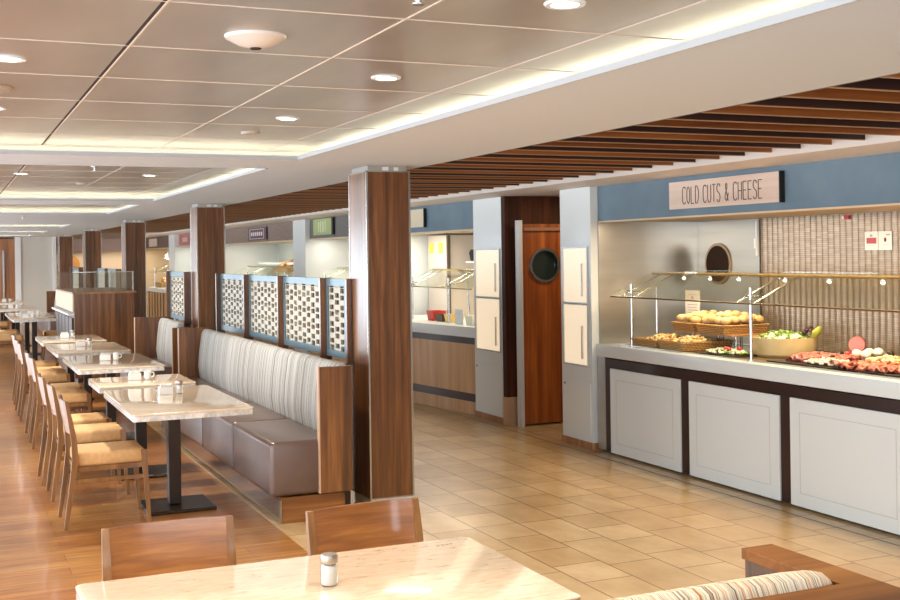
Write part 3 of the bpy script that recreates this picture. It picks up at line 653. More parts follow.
# --- bay 1: cold cuts
bay(1, 2.2, 8.249, steel_brushed, steel_brushed, 13)
struct('wall_mosaic', MB().box(6.0, 6.05, 2.3, 7.40, 0.88, 1.9), mosaic, 'ribbed metallic mosaic wall behind the cold cuts')
ribs = MB()
for i in range(int((7.38-2.4)/0.062)):
    y = 7.38-i*0.062; t = [(6.0, y-0.058), (5.985, y-0.045), (5.98, y-0.029), (5.985, y-0.013), (6.0, y)]
    ribs.prism(t, 'z', 0.89, 1.9)
o = ribs.build('wall_mosaic_ribs', mosaic, smooth=80); o['kind'] = 'structure'
pd = empty('door_3', (6.0, 7.42, 0)); tag(pd, 'steel kitchen door with round window behind the counter', kind='structure')
MB().box(0.0, 0.045, 0, 0.815, 0.88, 1.899).build('door_leaf', steel_brushed, pd, smooth=0)
MB().cyl((-0.012, 0.53, 1.535), (-0.001, 0.53, 1.535), 0.175, n=36).build('porthole_ring', mat('ring_bronze', '#a08a70', 0.35, 0.6), pd)
MB().cyl((-0.016, 0.53, 1.535), (-0.0125, 0.53, 1.535), 0.152, n=36).build('porthole_glass', mat('dark_pane2', '#2c1d15', 0.6, spec=0.2), pd)
MB().box(-0.02, 0.0, 0.0, 0.02, 1.6, 1.88).box(-0.03, 0.0, 0.005, 0.03, 1.66, 1.74).build('hinge', rim_white, pd, smooth=0)

ct = empty('serving_counter', (XF, 0, 0)); tag(ct, 'long white panelled serving counter under the cold cuts sign', 'serving counter')
YE = 8.13
MB().box(-0.0, 1.0, 3.0, YE-0.02, 0.02, 0.775).build('carcass', espresso, ct, smooth=0)
MB().box(-0.012, 1.0, 3.0, YE+0.105, 0.785, 0.885, 0.006, 2).build('worktop', white_lam, ct)
MB().box(-0.004, 0.9, YE-0.02, YE+0.1, 0.02, 0.784).build('end_post', steel_brushed, ct, smooth=0)
def door_panel(y0, y1):
    p = MB().box(-0.016, -0.0005, y0, y1, 0.015, 0.70, 0.002).build('front_panel', white_lam, ct)
    f = MB(); a, b, c, d, t = y0+0.09, y1-0.09, 0.10, 0.615, 0.005
    for q in ((a, b, c, c+t), (a, b, d-t, d), (a, a+t, c, d), (b-t, b, c, d)): f.box(-0.0175, -0.0162, *q)
    f.build('groove', mat('groove', '#cdd1cc', 0.5) if 'groove' not in bpy.data.materials else bpy.data.materials['groove'], p, smooth=0)
for a, b in ((7.05, 8.015), (5.955, 6.94), (4.86, 5.85), (3.76, 4.75)): door_panel(a, b)
well = mat('cold_well', '#b08a62', 0.12, 0.5)
MB().box(0.09, 0.85, 3.1, 8.0, 0.8852, 0.892).build('cold_well', well, ct, smooth=0)
MB().box(0.078, 0.09, 3.1, 8.0, 0.8852, 0.896).box(0.85, 0.862, 3.1, 8.0, 0.8852, 0.896).build('well_rim', steel, ct, smooth=0)

def guard(n, y0, y1, posts, xf=5.03, lab='', dz=0.0, group='glass sneeze guards over the counters'):
    g = empty('sneeze_guard', (xf, 0, dz)); tag(g, lab, 'sneeze guard', group)
    for y in posts:
        for x, zt in (((0.02, 1.39), (0.26, 1.36)) if y == posts[0] else ((0.02, 1.39),)):
            MB().cyl((x, y, 0.886), (x, y, zt), 0.0125, n=14).cyl((x, y, 0.886), (x, y, 0.892), 0.03, n=14).build('post', steel, g)
        # bracket arms carrying the sloped glass
        for d in (-0.09, 0.09):
            MB().tube([(-0.03, y+d, 1.282), (0.37, y+d, 1.462)], 0.007).build('bracket', steel, g)
        MB().tube([(0.04, y-0.09, 1.33), (0.04, y+0.09, 1.33)], 0.007).build('cross_bar', steel, g)
    MB().tube([(-0.03, y0, 1.283), (-0.03, y1, 1.283)], 0.006).build('front_rail', mat('rail_bronze%d' % n, '#8a7458', 0.3, 0.8), g)
    MB().tube([(0.38, y0, 1.466), (0.38, y1, 1.466)], 0.012).build('lamp_rail', mat('rail_brass%d' % n, '#b69a6c', 0.35, 0.7), g)
    p = MB(); p.prism([(-0.03, 1.288), (0.37, 1.470), (0.37, 1.476), (-0.03, 1.294)], 'y', y0, y1); p.build('glass_pane', pane, g, smooth=0)
    if n in (1, 2, 6): MB().box(0.37, 0.80, y0, y1, 1.477, 1.483).build('top_glass', pane, g, smooth=0)
    area('guard_light', (xf+0.38, (y0+y1)/2, 1.445+dz), (0, 0, 0), 0.03, (y1-y0)*0.95, 3.0*K_BAY*(y1-y0), WARM)
guard(1, 3.0, 8.06, [7.83, 6.345, 4.6], lab='glass sneeze guard on steel posts over the cold cuts counter')
for i, y in enumerate((7.62, 7.28, 6.93, 6.42, 5.98, 5.5)):
    s = empty('spotlight', (5.41, y, 1.446)); tag(s, ['small lamp on guard rail, leftmost over the bread', 'small lamp on guard rail above the bread baskets', 'small lamp on guard rail right of the round door window', 'small lamp on guard rail above the salad bowl', 'small lamp on guard rail above the cold meats', 'small lamp on guard rail at the right end'][i], 'spotlight', 'small lamps on the cold cuts guard rail')
    MB().cyl((0, 0, -0.012), (0, 0, 0.008), 0.014, n=12).build('housing', steel, s)
    MB().ball((0, 0, -0.016), (0.013, 0.013, 0.008)).build('lamp', bulb, s)

# sign COLD CUTS & CHEESE, strokes in a unit cell (width 1, height 1)
GL = {'C': [[(1, .88), (.8, 1), (.3, 1), (0, .8), (0, .2), (.3, 0), (.8, 0), (1, .12)]],
      'O': [[(.5, 1), (.1, .85), (0, .5), (.1, .15), (.5, 0), (.9, .15), (1, .5), (.9, .85), (.5, 1)]],
      'L': [[(0, 1), (0, 0), (.9, 0)]], 'D': [[(0, 0), (0, 1), (.5, 1), (.95, .75), (1, .5), (.95, .25), (.5, 0), (0, 0)]],
      'U': [[(0, 1), (0, .2), (.25, 0), (.75, 0), (1, .2), (1, 1)]], 'T': [[(0, 1), (1, 1)], [(.5, 1), (.5, 0)]],
      'S': [[(1, .85), (.7, 1), (.25, 1), (0, .8), (.1, .6), (.85, .42), (1, .2), (.7, 0), (.25, 0), (0, .12)]],
      '&': [[(1, .45), (.75, .15), (.4, 0), (.1, .12), (0, .3), (.25, .5), (.6, .72), (.6, .92), (.4, 1), (.2, .9), (.2, .72), (.95, 0)]],
      'H': [[(0, 0), (0, 1)], [(1, 0), (1, 1)], [(0, .5), (1, .5)]], 'E': [[(.95, 1), (0, 1), (0, 0), (.95, 0)], [(0, .52), (.8, .52)]]}
def lettering(text, y_left, y_right, zc, h, x, r, m, parent, gap=0.45, name='lettering'):
    ws = {' ': 0.6}; tot = sum((ws.get(c, 1.0)+gap) for c in text)-gap
    u = (y_left-y_right)/tot; y = y_left
    for c in text:
        w = ws.get(c, 1.0)
        if c in GL:
            mb = MB()
            for st in GL[c]: mb.tube([(x, y-px*w*u, zc-h/2+pz*h) for px, pz in st], r, 6)
            mb.build('letter', m, parent)
        y -= (w+gap)*u
ink = mat('sign_ink', '#4a3a38', 0.6)
sign_wood = wood('sign_wood', '#cdb3a0', '#dcc6b4', '#e6d4c4', 'y', 0.55, 0, 12)
sg = empty('hanging_sign', (4.99, 0, 0)); tag(sg, 'long pale wood sign reading COLD CUTS & CHEESE on the blue fascia', 'sign')
MB().box(-0.028, 0.0, 5.932, 7.16, 1.957, 2.157).build('board', sign_wood, sg, smooth=0)
MB().box(-0.029, 0.009, 5.919, 5.9315, 1.954, 2.16).build('board_edge', black, sg, smooth=0)
lettering('COLD CUTS & CHEESE', 6.99, 6.10, 2.052, 0.122, -0.0285, 0.0032, ink, sg)
# notices on the mosaic, alarm
nt1 = empty('wall_notice', (5.972, 6.175, 1.70)); tag(nt1, 'white notice with a red block on the mosaic wall', 'notice', 'paired notices on the mosaic wall')
paper = mat('paper', '#ece4dc', 0.6); red = mat('red', '#b0505a', 0.6)
MB().box(0, 0.004, -0.062, 0.062, -0.065, 0.065).build('sheet', paper, nt1, smooth=0)
MB().box(-0.001, 0, -0.048, 0.045, -0.02, 0.022).build('red_block', red, nt1, smooth=0)
MB().box(-0.001, 0, -0.012, 0.012, 0.03, 0.045).box(-0.001, 0, -0.04, 0.04, -0.032, -0.029).build('print', mat('print', '#9aa090', 0.6), nt1, smooth=0)
nt2 = empty('wall_notice', (5.972, 6.045, 1.70)); tag(nt2, 'white notice with a dark red drop mark, right of the other', 'notice', 'paired notices on the mosaic wall')
MB().box(0, 0.004, -0.06, 0.062, -0.065, 0.065).build('sheet', paper, nt2, smooth=0)
MB().ball((0, 0.0, 0.006), (0.002, 0.012, 0.016)).build('drop_mark', mat('dropred', '#7a2030', 0.6), nt2)
MB().box(-0.001, 0, -0.045, -0.01, 0.035, 0.045).box(-0.001, 0, -0.02, 0.02, -0.032, -0.028).build('print', bpy.data.materials['print'], nt2, smooth=0)
al = empty('alarm_unit', (5.96, 6.42, 1.875)); tag(al, 'small red and white unit at the top of the mosaic wall', 'alarm')
MB().box(0, 0.03, -0.035, 0.012, -0.014, 0.014, 0.003).build('red_case', mat('alarm_red', '#c4202e', 0.4), al)
MB().box(0, 0.03, 0.013, 0.03, -0.012, 0.012, 0.003).build('white_cap', rim_white, al)
card = empty('card_stand', (5.64, 7.83, 0.893)); tag(card, 'white printed card standing behind the bread baskets', 'card')
MB().box(0, 0.004, -0.10, 0.10, 0.18, 0.43).build('card_sheet', paper, card, smooth=0)
MB().box(0.0, 0.02, -0.01, 0.01, 0.0, 0.18).box(-0.03, 0.05, -0.04, 0.04, 0, 0.006).build('stand', steel, card, smooth=0)
cm = MB()
for i in range(5): cm.box(-0.001, 0, -0.07+0.01*(i % 2), 0.07-0.008*(i % 3), 0.22+i*0.022, 0.226+i*0.022)
cm.box(-0.001, 0, -0.015, 0.015, 0.36, 0.385); cm.box(-0.001, 0, -0.06, 0.06, 0.395, 0.40)
cm.build('print', mat('card_print', '#b6a49a', 0.6), card, smooth=0)

# ------------------------------------------------------------------ food
wicker = mat('wicker', '#b98850', 0.6); nt, N, L, B = nodes(wicker)
w1 = N.new('ShaderNodeTexBrick'); w1.inputs['Scale'].default_value = 1; w1.inputs['Brick Width'].default_value = 0.034; w1.inputs['Row Height'].default_value = 0.013
w1.inputs['Color1'].default_value = lin('#d2aa6c'); w1.inputs['Color2'].default_value = lin('#b98c50'); w1.inputs['Mortar'].default_value = lin('#7d5a30'); w1.inputs['Mortar Size'].default_value = 0.0035
g = N.new('ShaderNodeNewGeometry'); sp = N.new('ShaderNodeSeparateXYZ'); cb = N.new('ShaderNodeCombineXYZ'); ad = N.new('ShaderNodeMath'); ad.operation = 'ADD'
L.new(g.outputs['Position'], sp.inputs[0]); L.new(sp.outputs['X'], ad.inputs[0]); L.new(sp.outputs['Y'], ad.inputs[1]); L.new(ad.outputs[0], cb.inputs['X']); L.new(sp.outputs['Z'], cb.inputs['Y']); L.new(cb.outputs[0], w1.inputs['Vector']); L.new(w1.outputs['Color'], B.inputs['Base Color'])
bread = noisy('bread', '#d3a262', '#eccb94', 12, 0.6)
chips_m = noisy('chips', '#c99a58', '#f0d8a0', 26, 0.6)
def basket_mesh(w, d, h, flare=0.012, t=0.008, tilt=0.0):
    mb = MB(); ox, oy = w/2, d/2
    def ring(k, z, inn): return [(-ox-k+inn, -oy-k+inn, z), (ox+k-inn, -oy-k+inn, z), (ox+k-inn, oy+k-inn, z+tilt), (-ox-k+inn, oy+k-inn, z+tilt)]
    R = [ring(0, 0, 0), ring(flare, h, 0), ring(flare, h, t), ring(0, t, t)]
    tt = bmesh.new(); V = [[tt.verts.new(p) for p in r] for r in R]
    for a, b in zip(V, V[1:]):
        for k in range(4): tt.faces.new((a[k], a[(k+1) % 4], b[(k+1) % 4], b[k]))
    tt.faces.new(V[0][::-1]); tt.faces.new(V[3]); bmesh.ops.recalc_face_normals(tt, faces=tt.faces); mb._add(tt); return mb
def basket(x, y, z, w, d, h, lab, rz=0, tx=0):
    b = empty('bread_basket', (x, y, z), rz); b.rotation_euler = (tx, 0, rz); tag(b, lab, 'basket', 'wicker baskets on the counter')
    basket_mesh(w, d, h).build('basket_body', wicker, b, smooth=0)
    mb = MB(); k = 0.012; pts = [(-w/2-k, -d/2-k, h), (w/2+k, -d/2-k, h), (w/2+k, d/2+k, h), (-w/2-k, d/2+k, h), (-w/2-k, -d/2-k, h)]
    mb.tube(pts, 0.008).build('basket_rim', wicker, b)
    return b
def rolls(bx, by, bz, w, d, nx, ny, lab, grp, extra=2):
    k = 0
    for i in range(nx):
        for j in range(ny):
            x = bx-w/2+w*(i+.5)/nx+random.uniform(-.006, .006); y = by-d/2+d*(j+.5)/ny+random.uniform(-.006, .006)
            r = MB().ball((0, 0, 0), (0.038, 0.048, 0.03), 8, 12, 0.03).build('bread_roll', bread, loc=(x, y, bz+0.026+0.05*max(0, 1-((x-bx)/(w*.5))**2)*max(0, 1-((y-by)/(d*.5))**2)+random.uniform(0, 0.014)), smooth=180); r.rotation_euler = (0, 0, random.uniform(0, 3))
            tag(r, lab, 'bread roll', grp)
basket(5.27, 7.645, 0.894, 0.44, 0.30, 0.06, 'front left wicker basket at counter level')
basket(5.28, 7.30, 0.894, 0.44, 0.30, 0.062, 'front right wicker basket at counter level')
def heap(name, x, y, z, rx, ry, hz, n, m, s, lab, cat, flat=0.5):
    mb = MB()
    for i in range(n):
        a = random.uniform(0, 2*PI); q = math.sqrt(random.random())*0.92; px, py = rx*q*math.cos(a), ry*q*math.sin(a)
        pz = hz*(1-q*q)*random.uniform(0.5, 1); k = s*random.uniform(0.6, 1.2)
        t = bmesh.new(); bmesh.ops.create_icosphere(t, subdivisions=1, radius=1)
        R_ = Matrix.Translation((px, py, pz+k*flat)) @ Matrix.Rotation(random.uniform(0, 6), 4, 'Z') @ Matrix.Rotation(random.uniform(-.6, .6), 4, 'X') @ Matrix.Diagonal((k, k*random.uniform(.6, 1), k*flat, 1))
        bmesh.ops.transform(t, matrix=R_, verts=t.verts); mb._add(t)
    o = mb.build(name, m, loc=(x, y, z), smooth=60); tag(o, lab, cat, kind='stuff'); return o
heap('crackers', 5.27, 7.645, 0.935, 0.2, 0.14, 0.045, 170, chips_m, 0.02, 'small pale crackers heaped in the front left basket', 'crackers')
heap('crackers', 5.28, 7.30, 0.94, 0.2, 0.14, 0.045, 180, chips_m, 0.02, 'small pale crackers heaped in the front right basket', 'crackers')
rs = empty('riser', (5.57, 7.26, 0.893)); tag(rs, 'low riser stand with short steel legs under the rear bread baskets', 'riser')
MB().box(-0.25, 0.22, -0.36, 0.36, 0.115, 0.125).build('shelf', oak, rs, smooth=0)
for x in (-0.02, 0.2):
    for y in (-0.34, -0.11, 0.11, 0.34): MB().cyl((x, y, 0), (x, y, 0.115), 0.012, n=12).build('leg', steel, rs)
basket(5.52, 7.50, 1.019, 0.40, 0.26, 0.06, 'rear left wicker basket raised on the riser')
basket(5.52, 7.16, 1.019, 0.40, 0.32, 0.062, 'rear right wicker basket raised on the riser')
rolls(5.52, 7.50, 1.07, 0.38, 0.26, 5, 3, 'pale bread roll among those in the rear left basket', 'rolls in the rear left basket')
rolls(5.52, 7.16, 1.075, 0.38, 0.32, 5, 4, 'pale bread roll among those in the rear right basket', 'rolls in the rear right basket')
greens = noisy('greens', '#3f6a1e', '#86a83c', 30, 0.5); whites = noisy('whites', '#efe0bc', '#f8f0dc', 20, 0.5)
meat_m = noisy('meat', '#a04840', '#d88a78', 40, 0.45); meat2 = noisy('meat2', '#b8503c', '#e09070', 30, 0.45); tomato = mat('tomato', '#c03028', 0.25, coat=0.4)
def tray(x, y, w, d, lab):
    t = MB(); t.prism(round_rect(-w/2, w/2, -d/2, d/2, 0.02), 'z', 0, 0.008, 0.002); o = t.build('serving_tray', dark_steel, loc=(x, y, 0.893)); tag(o, lab, 'tray', 'dark serving trays')
tray(5.20, 6.80, 0.26, 0.46, 'dark tray under the small mixed salad')
heap('mixed_salad', 5.20, 6.80, 0.9, 0.12, 0.21, 0.02, 130, greens, 0.018, 'green leaves of the mixed salad on the front tray', 'salad')
heap('diced_cheese', 5.19, 6.80, 0.905, 0.12, 0.2, 0.022, 130, whites, 0.015, 'pale cheese pieces mixed over the front salad', 'cheese')
for i, (x, y) in enumerate(((5.15, 6.72), (5.17, 6.78), (5.22, 6.69))):
    o = MB().ball((0, 0, 0), (0.018, 0.018, 0.016)).build('cherry_tomato', tomato, loc=(x, y, 0.938), smooth=180); tag(o, 'red cherry tomato on the small mixed salad', 'tomato', 'cherry tomatoes on the mixed salad')
bowl_m = noisy('bowl_ceramic', '#c9b276', '#d8c48c', 8, 0.4, coat=0.3)
bw = MB().lathe([(0, 0), (0.19, 0), (0.212, 0.02), (0.222, 0.07), (0.225, 0.135), (0.212, 0.135), (0.206, 0.07), (0.18, 0.03), (0, 0.03)], n=40).build('salad_bowl', bowl_m, loc=(5.46, 6.50, 0.893)); tag(bw, 'large pale yellow bowl of salad behind the post', 'bowl')
heap('leaf_salad', 5.46, 6.50, 1.005, 0.19, 0.19, 0.045, 170, whites, 0.022, 'pale chopped salad filling the yellow bowl', 'salad')
heap('salad_greens', 5.46, 6.50, 1.012, 0.19, 0.19, 0.05, 90, greens, 0.022, 'green leaves on top of the yellow bowl', 'salad')
heap('dark_leaves', 5.56, 6.34, 1.045, 0.05, 0.05, 0.05, 30, mat('dark_leaf', '#4a2c2c', 0.5), 0.02, 'dark red lettuce tuft at the bowl right side', 'salad')
lf = leg_loft([(0, 0, 0, 0.012, 0.012), (0.0, -0.03, 0.05, 0.028, 0.022), (0.0, -0.055, 0.085, 0.008, 0.008)]).build('lettuce_leaf', mat('leaf_light', '#b5bf4a', 0.5), loc=(5.56, 6.30, 1.025), smooth=180); tag(lf, 'upright pale green lettuce spear at the bowl right edge', 'lettuce')
tray(5.34, 5.60, 0.5, 1.30, 'long dark platter under the cold meats')
def folded(name, m, x0, x1, y0, y1, n, lab, cat, h=0.03, s=0.035):
    mb = MB()
    for i in range(n):
        px, py = random.uniform(x0, x1), random.uniform(y0, y1)
        t = bmesh.new(); bmesh.ops.create_grid(t, x_segments=5, y_segments=3, size=s*random.uniform(.7, 1.1))
        a = random.uniform(0, 6); ph = random.uniform(0, 6)
        for v in t.verts: v.co.z = 0.012*math.sin(v.co.x*90+ph)+0.008*math.cos(v.co.y*70)
        bmesh.ops.solidify(t, geom=t.faces[:], thickness=0.0025)
        bmesh.ops.transform(t, matrix=Matrix.Translation((px, py, random.uniform(0.015, h))) @ Matrix.Rotation(a, 4, 'Z') @ Matrix.Rotation(random.uniform(-.7, .7), 4, 'X'), verts=t.verts); mb._add(t)
    o = mb.build(name, m, loc=(0, 0, 0.9), smooth=180); tag(o, lab, cat, kind='stuff')
folded('sliced_ham', meat_m, 5.2, 5.5, 5.72, 6.2, 130, 'folded dark pink cured ham slices at the platter left', 'cold meat')
folded('sliced_salami', meat2, 5.12, 5.5, 5.02, 5.6, 120, 'orange red sliced sausage at the platter right front', 'cold meat')
heap('cheese_cubes', 5.2, 5.75, 0.905, 0.10, 0.22, 0.03, 110, whites, 0.018, 'pale cheese pieces across the platter middle', 'cheese')
heap('cheese_slices', 5.46, 5.42, 0.91, 0.12, 0.3, 0.05, 120, noisy('cheese2', '#e8c27a', '#f6e6c0', 20, 0.5), 0.022, 'yellow and white cheese pieces at the platter rear', 'cheese')
sa = empty('salami_slice', (5.60, 5.93, 1.005)); tag(sa, 'round pink sausage cut face standing above the platter', 'sausage')
MB().cyl((-0.022, -0.017, 0), (0.02, 0.015, 0), 0.052, n=28).build('slice', mat('salami', '#d9857a', 0.4), sa)
ring = MB().cyl((-0.014, -0.011, 0), (0.02, 0.015, 0), 0.0545, n=28).build('rind', mat('rind', '#a84a40', 0.4), sa)
for i, (x, y, z) in enumerate(((5.56, 5.97, 0.935), (5.6, 5.9, 0.935), (5.54, 5.9, 0.93))):
    o = MB().ball((0, 0, 0), (0.03, 0.03, 0.027)).build('tomato', tomato, loc=(x, y, z), smooth=180); tag(o, 'red tomato clustered below the round sausage', 'tomato', 'tomatoes below the sausage')
for i, (x, y, z) in enumerate(((5.5, 5.83, 0.955), (5.55, 5.77, 0.965), (5.56, 5.70, 0.97), (5.49, 5.74, 0.955))):
    o = MB().ball((0, 0, 0), (0.035, 0.035, 0.028), jit=0.1).build('mozzarella_ball', whites, loc=(x, y, z), smooth=180); tag(o, 'white cheese ball beside the tomatoes on the platter', 'cheese ball', 'white cheese balls by the tomatoes')
for i, (x, y, z) in enumerate(((5.56, 6.04, 0.935), (5.55, 5.62, 0.96), (5.6, 5.63, 0.965), (5.53, 6.02, 0.93))):
    o = MB().ball((0, 0, 0), (0.022, 0.022, 0.02)).build('black_olive', mat('olive%d' % i, '#2a1416', 0.3, coat=0.4), loc=(x, y, z), smooth=180); tag(o, 'dark olive near the tomatoes on the platter', 'olive', 'dark olives on the platter')

# --- bay 2: second serving counter (angled front), behind the pilaster
bay(2, 10.5, 13.5, mat('bay2_back', '#e6dfd4', 0.5), white_lam, 9, col=NEUT)
c2 = empty('serving_counter', (0, 0, 0)); tag(c2, 'light oak fronted serving counter beyond the nearest column', 'serving counter')
def slab(z0, z1, off, m, name):
    poly = [(4.96-off, 10.56), (4.78-off, 11.9), (4.72-off, 13.28), (5.95, 13.28), (5.95, 10.56)]
    return MB().prism(poly, 'z', z0, z1).build(name, m, c2, smooth=0)
slab(0.0, 0.13, 0.0, oak_light, 'kick_board'); slab(0.13, 0.215, -0.005, espresso, 'lower_band'); slab(0.215, 0.72, 0.0, oak_light, 'front_panel')
slab(0.72, 0.79, -0.005, espresso, 'upper_band'); slab(0.79, 0.895, 0.01, white_lam, 'worktop')
guard(2, 10.7, 12.68, [11.4, 12.45], xf=5.0, lab='glass sneeze guard over the oak fronted counter')
st = empty('steel_cabinet', (5.60, 12.74, 0)); tag(st, 'tall pale cabinet with yellow notices at the back of the second bay', 'cabinet')
MB().box(0.0, 0.44, 0.0, 0.60, 0.9, 1.88).build('body', mat('cabinet_pale', '#d8ccc0', 0.4), st, smooth=0)
MB().box(-0.012, 0.03, -0.03, -0.001, 0.9, 1.88).build('edge_post', mat('up_dark', '#6a6050', 0.4, 0.6), st, smooth=0)
pt = MB().lathe([(0, 0), (0.09, 0), (0.11, 0.1), (0.09, 0.14), (0, 0.15)], n=20).cyl((0.1, 0, 0.1), (0.17, 0, 0.13), 0.015).build('coffee_pot', black, loc=(5.9, 12.5, 1.56), smooth=35); tag(pt, 'black pot on a high shelf in the second bay', 'pot')
sh_ = MB().box(-0.12, 0.14, -0.35, 0.3, -0.02, 0).build('wall_shelf', white_lam, loc=(5.9, 12.3, 1.559), smooth=0); tag(sh_, 'short white shelf under the black pot in the second bay', 'shelf')
for i, (y, h, c, nm, lab) in enumerate(((11.0, 0.10, '#f0ead8', 'food_tub', 'white tub at right of the second counter'), (11.55, 0.09, '#e6c27a', 'food_tub', 'yellow tub in the middle of second counter'), (12.05, 0.11, '#c83a2c', 'food_tub', 'red tub on the second counter behind the column'), (11.8, 0.08, '#3a2a20', 'food_tub', 'dark tub on the second counter'))):
    o = basket_mesh(0.14, 0.16, h, 0.015).build('food_tub', mat('tub%d' % i, c, 0.4), loc=(5.15, y, 0.896), smooth=0); tag(o, lab, 'tub', 'tubs on the second counter')
sign_card = MB().box(0, 0.006, -0.1, 0.1, 0, 0.16).build('card', rim_white, loc=(5.05, 11.2, 0.896), smooth=0); tag(sign_card, 'white blank card standing on the second counter', 'card')
basket(5.55, 11.25, 1.0, 0.3, 0.5, 0.07, 'tilted wicker basket on the second counter')
heap('wrapped_snacks', 5.55, 11.25, 1.02, 0.15, 0.24, 0.06, 90, noisy('snacks', '#6a4a30', '#f0e0c0', 30, 0.5), 0.025, 'mixed wrapped snacks heaped in the second bay basket', 'snacks')
rs2 = empty('riser', (5.55, 11.25, 0.896)); tag(rs2, 'steel riser under the tilted basket of the second bay', 'riser')
for x in (-0.12, 0.12):
    for y in (-0.2, 0.2): MB().cyl((x, y, 0), (x, y, 0.1), 0.01, n=10).build('leg', steel, rs2)
MB().box(-0.14, 0.14, -0.24, 0.24, 0.094, 0.103).build('shelf', steel_brushed, rs2, smooth=0)
for y, lab in ((13.22, 'left yellow notice on the pale cabinet in the second bay'), (12.93, 'right yellow notice on the pale cabinet in the second bay')):
    o = MB().box(0, 0.003, -0.06, 0.06, 0, 0.13).build('wall_notice', mat('yellow_notice', '#e6d24a', 0.5) if 'yellow_notice' not in bpy.data.materials else bpy.data.materials['yellow_notice'], loc=(5.593, y, 1.66), smooth=0); tag(o, lab, 'notice', 'yellow notices')
sb2 = empty('hanging_sign', (4.99, 12.5, 0)); tag(sb2, 'pale square sign on the blue fascia beside the nearest column', 'sign')
MB().box(-0.025, 0, -0.55, 0.5, 1.96, 2.165).build('board', mat('sb2', '#e0d3b4', 0.5), sb2, smooth=0)
MB().box(-0.027, -0.003, -0.57, -0.551, 1.955, 2.17).build('board_edge', black, sb2, smooth=0)
MB().box(-0.0265, -0.0255, 0.0, 0.16, 2.01, 2.12).build('emblem', mat('emb', '#cfc19c', 0.5), sb2, smooth=0)
# --- bays 3..5 (seen over the screens)
def simple_counter(y0, y1, front, lab, n, slats=False):
    c = empty('serving_counter', (0, 0, 0)); tag(c, lab, 'serving counter')
    MB().box(4.97, 5.9, y0, y1, 0.0, 0.78).build('body', front, c, smooth=0)
    MB().box(4.93, 5.92, y0, y1, 0.79, 0.89).build('worktop', white_lam, c, smooth=0)
    if slats:
        y = y0+0.1
        while y < y1-0.2:
            MB().box(4.94, 4.969, y, y+0.2, 0.05, 0.78).build('batten', oak_light, c, smooth=0); y += 0.42
bay(3, 13.85, 16.5, mat('bay3_back', '#ccd0c8', 0.5), white_lam, 5, col=NEUT)
simple_counter(13.95, 16.4, oak_light, 'serving counter beneath the dark grey fascia', 3); guard(3, 14.0, 16.4, [14.6, 15.9], lab='sneeze guard beneath the green sign')
bay(4, 17.05, 22.05, mat('bay4_back', '#c9cfc6', 0.5), white_lam, 5, col=NEUT)
simple_counter(17.15, 21.9, oak_light, 'serving counter beneath the mottled fascia', 4); guard(4, 17.2, 21.9, [18.0, 20.5], lab='sneeze guard beneath the mottled fascia')
bay(5, 22.55, 27.0, mat('bay5_back', '#cfd6cf', 0.5), white_lam, 5, col=NEUT)
simple_counter(22.7, 26.9, oak_light, 'serving counter beneath the red square sign', 5)
bay(6, 27.65, 32.9, mat('bay6_back', '#d3bfa0', 0.5), cream, 8, col=NEUT)
simple_counter(27.75, 31.0, espresso, 'far counter with vertical oak battens', 6, True); guard(6, 27.8, 31.0, [28.5, 30.4], lab='sneeze guard over the far battened counter')
o = MB().box(6.0, 6.04, 17.2, 18.35, 0.9, 1.89).build('wall_panel', mat('tan_panel', '#cda87c', 0.5), smooth=0); tag(o, 'tan wall section in the mottled fascia bay', kind='structure')
o = MB().box(5.6, 6.04, 18.4, 21.9, 1.50, 1.54).build('wall_shelf', white_lam, smooth=0); tag(o, 'long white shelf on the back wall below the mottled fascia', 'shelf')
# hot food bins seen above the lattice
gold = noisy('pastry', '#c08a48', '#e8c48c', 14, 0.55)
for i, (y, lab) in enumerate(((14.3, 'rightmost golden pastry basket above the lattice screens'), (15.3, 'golden pastry basket beneath the green sign'), (17.8, 'golden pastry basket at the tan wall section'), (18.9, 'golden pastry basket in the middle of the mottled bay'), (20.0, 'golden pastry basket left in the mottled bay'))):
    b = empty('bread_basket', (5.70, y, 1.37)); tag(b, lab, 'basket', 'baskets above the lattice screens')
    basket_mesh(0.3, 0.8, 0.1, 0.05).build('basket_body', wicker, b, smooth=0)
    heap('pastries', 5.70, y, 1.42, 0.15, 0.4, 0.13, 70, gold, 0.06, ['golden pastries heaped rightmost above the lattice screens', 'golden pastries heaped beneath the green sign', 'golden pastries heaped before the tan wall section', 'golden pastries heaped mid way in the mottled bay', 'golden pastries heaped at left of the mottled bay'][i], 'pastries')
    r_ = empty('riser', (5.70, y, 0.891)); tag(r_, 'steel riser lifting the ' + lab, 'riser', 'risers behind the lattice screens')
    for x in (-0.12, 0.12):
        for dy in (-0.35, 0.35): MB().cyl((x, dy, 0), (x, dy, 0.46), 0.012, n=10).build('leg', steel, r_)
    MB().box(-0.16, 0.16, -0.42, 0.42, 0.46, 0.47).build('shelf', steel_brushed, r_, smooth=0)
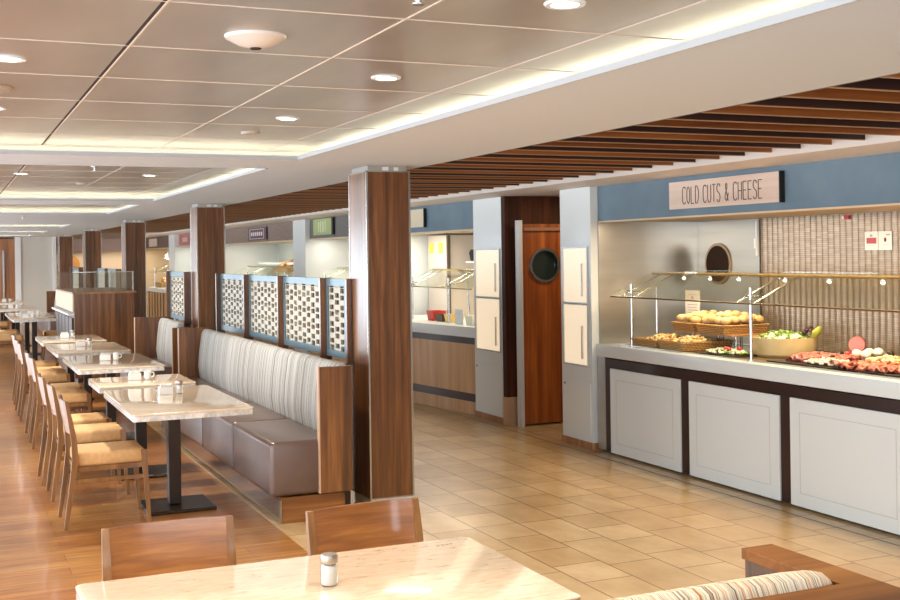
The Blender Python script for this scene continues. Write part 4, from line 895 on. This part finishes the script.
for y, lab in ((28.7, 'golden pastry basket at near end of the far battened counter'), (30.2, 'golden pastry basket at far end of the far battened counter')):
    b = empty('bread_basket', (5.3, y, 0.891)); tag(b, lab, 'basket')
    basket_mesh(0.4, 0.9, 0.12, 0.03).build('basket_body', wicker, b, smooth=0)
    heap('pastries', 5.3, y, 0.96, 0.18, 0.42, 0.18, 80, gold, 0.06, lab.replace('golden pastry basket', 'golden pastries heaped'), 'pastries')
    hl = empty('heat_lamp', (5.35, y, 1.62)); tag(hl, 'small hanging lamp above the ' + lab.replace('golden ', ''), 'lamp')
    MB().lathe([(0.12, 0), (0.05, 0.12), (0.02, 0.14), (0.0, 0.14)], n=16).cyl((0, 0, 0.14), (0, 0, 0.28), 0.006).build('lamp_shade', steel_brushed, hl)
    MB().ball((0, 0, 0.03), (0.05, 0.05, 0.04)).build('bulb', bulb, hl)
# small signs on the farther fascias
def small_sign(y0, y1, z0, z1, m, lab, marks=None, mm=None):
    s = empty('hanging_sign', (4.99, 0, 0)); tag(s, lab, 'sign')
    MB().box(-0.02, 0, y0, y1, z0, z1).build('board', m, s, smooth=0)
    if marks:
        k = MB()
        for a, b, c, d in marks: k.box(-0.0225, -0.0205, y0+(y1-y0)*a, y0+(y1-y0)*b, z0+(z1-z0)*c, z0+(z1-z0)*d)
        k.build('print', mm, s, smooth=0)
small_sign(15.32, 16.17, 1.95, 2.18, mat('green_sign', '#a9b878', 0.5), 'light green square sign on the dark grey fascia', [(0.3, 0.34, .2, .85), (0.42, 0.47, .15, .8), (0.55, 0.59, .15, .85), (.66, .7, .2, .8)], mat('sign_print', '#dfe3c8', 0.5))
small_sign(15.24, 15.315, 1.945, 2.185, black, 'dark edge block beside the green sign')
plum = mat('plum', '#5b3a48', 0.5); wht = mat('sign_white', '#e8e0dc', 0.5)
small_sign(18.85, 20.1, 1.935, 2.15, plum, 'small plum sign with white lettering on the mottled fascia', [(0.12, 0.9, .86, .9), (.12, .9, .1, .14), (.12, .14, .1, .9), (.88, .9, .1, .9), (.2, .27, .35, .65), (.31, .38, .35, .65), (.42, .49, .35, .65), (.53, .6, .35, .65), (.64, .71, .35, .65), (.75, .82, .35, .65)], wht)
small_sign(29.6, 30.8, 1.95, 2.15, mat('sq_sign', '#cfc2b4', 0.5), 'small pale square sign on the far brown fascia')
small_sign(25.2, 26.6, 1.93, 2.18, mat('red_sign', '#b07068', 0.5), 'reddish square sign left of the second column', [(.3, .7, .3, .7)], mat('sign_pale', '#d8b0a8', 0.5))
# far end bay, decorative round board and lamps
fc = MB().box(2.76, 4.9, 32.0, 32.6, 0, 0.9).build('serving_counter', oak_light, smooth=0); tag(fc, 'far end counter facing the camera between the last columns', 'serving counter')
fwm = MB().box(2.7, 4.97, 32.85, 32.95, 0.0, 1.86); struct('wall_far_bay', fwm, mat('farbay', '#d3bfa0', 0.5))
area('bay_light', (3.85, 32.4, 1.85), (0, 0, 0), 2.0, 0.2, 12*K_BAY, NEUT)
rb = MB().cyl((3.15, 32.8, 1.5), (3.15, 32.849, 1.5), 0.28, n=28).build('round_board', mat('round_board', '#c98d3e', 0.5), smooth=35); tag(rb, 'round amber board at the far end bay', 'round board')
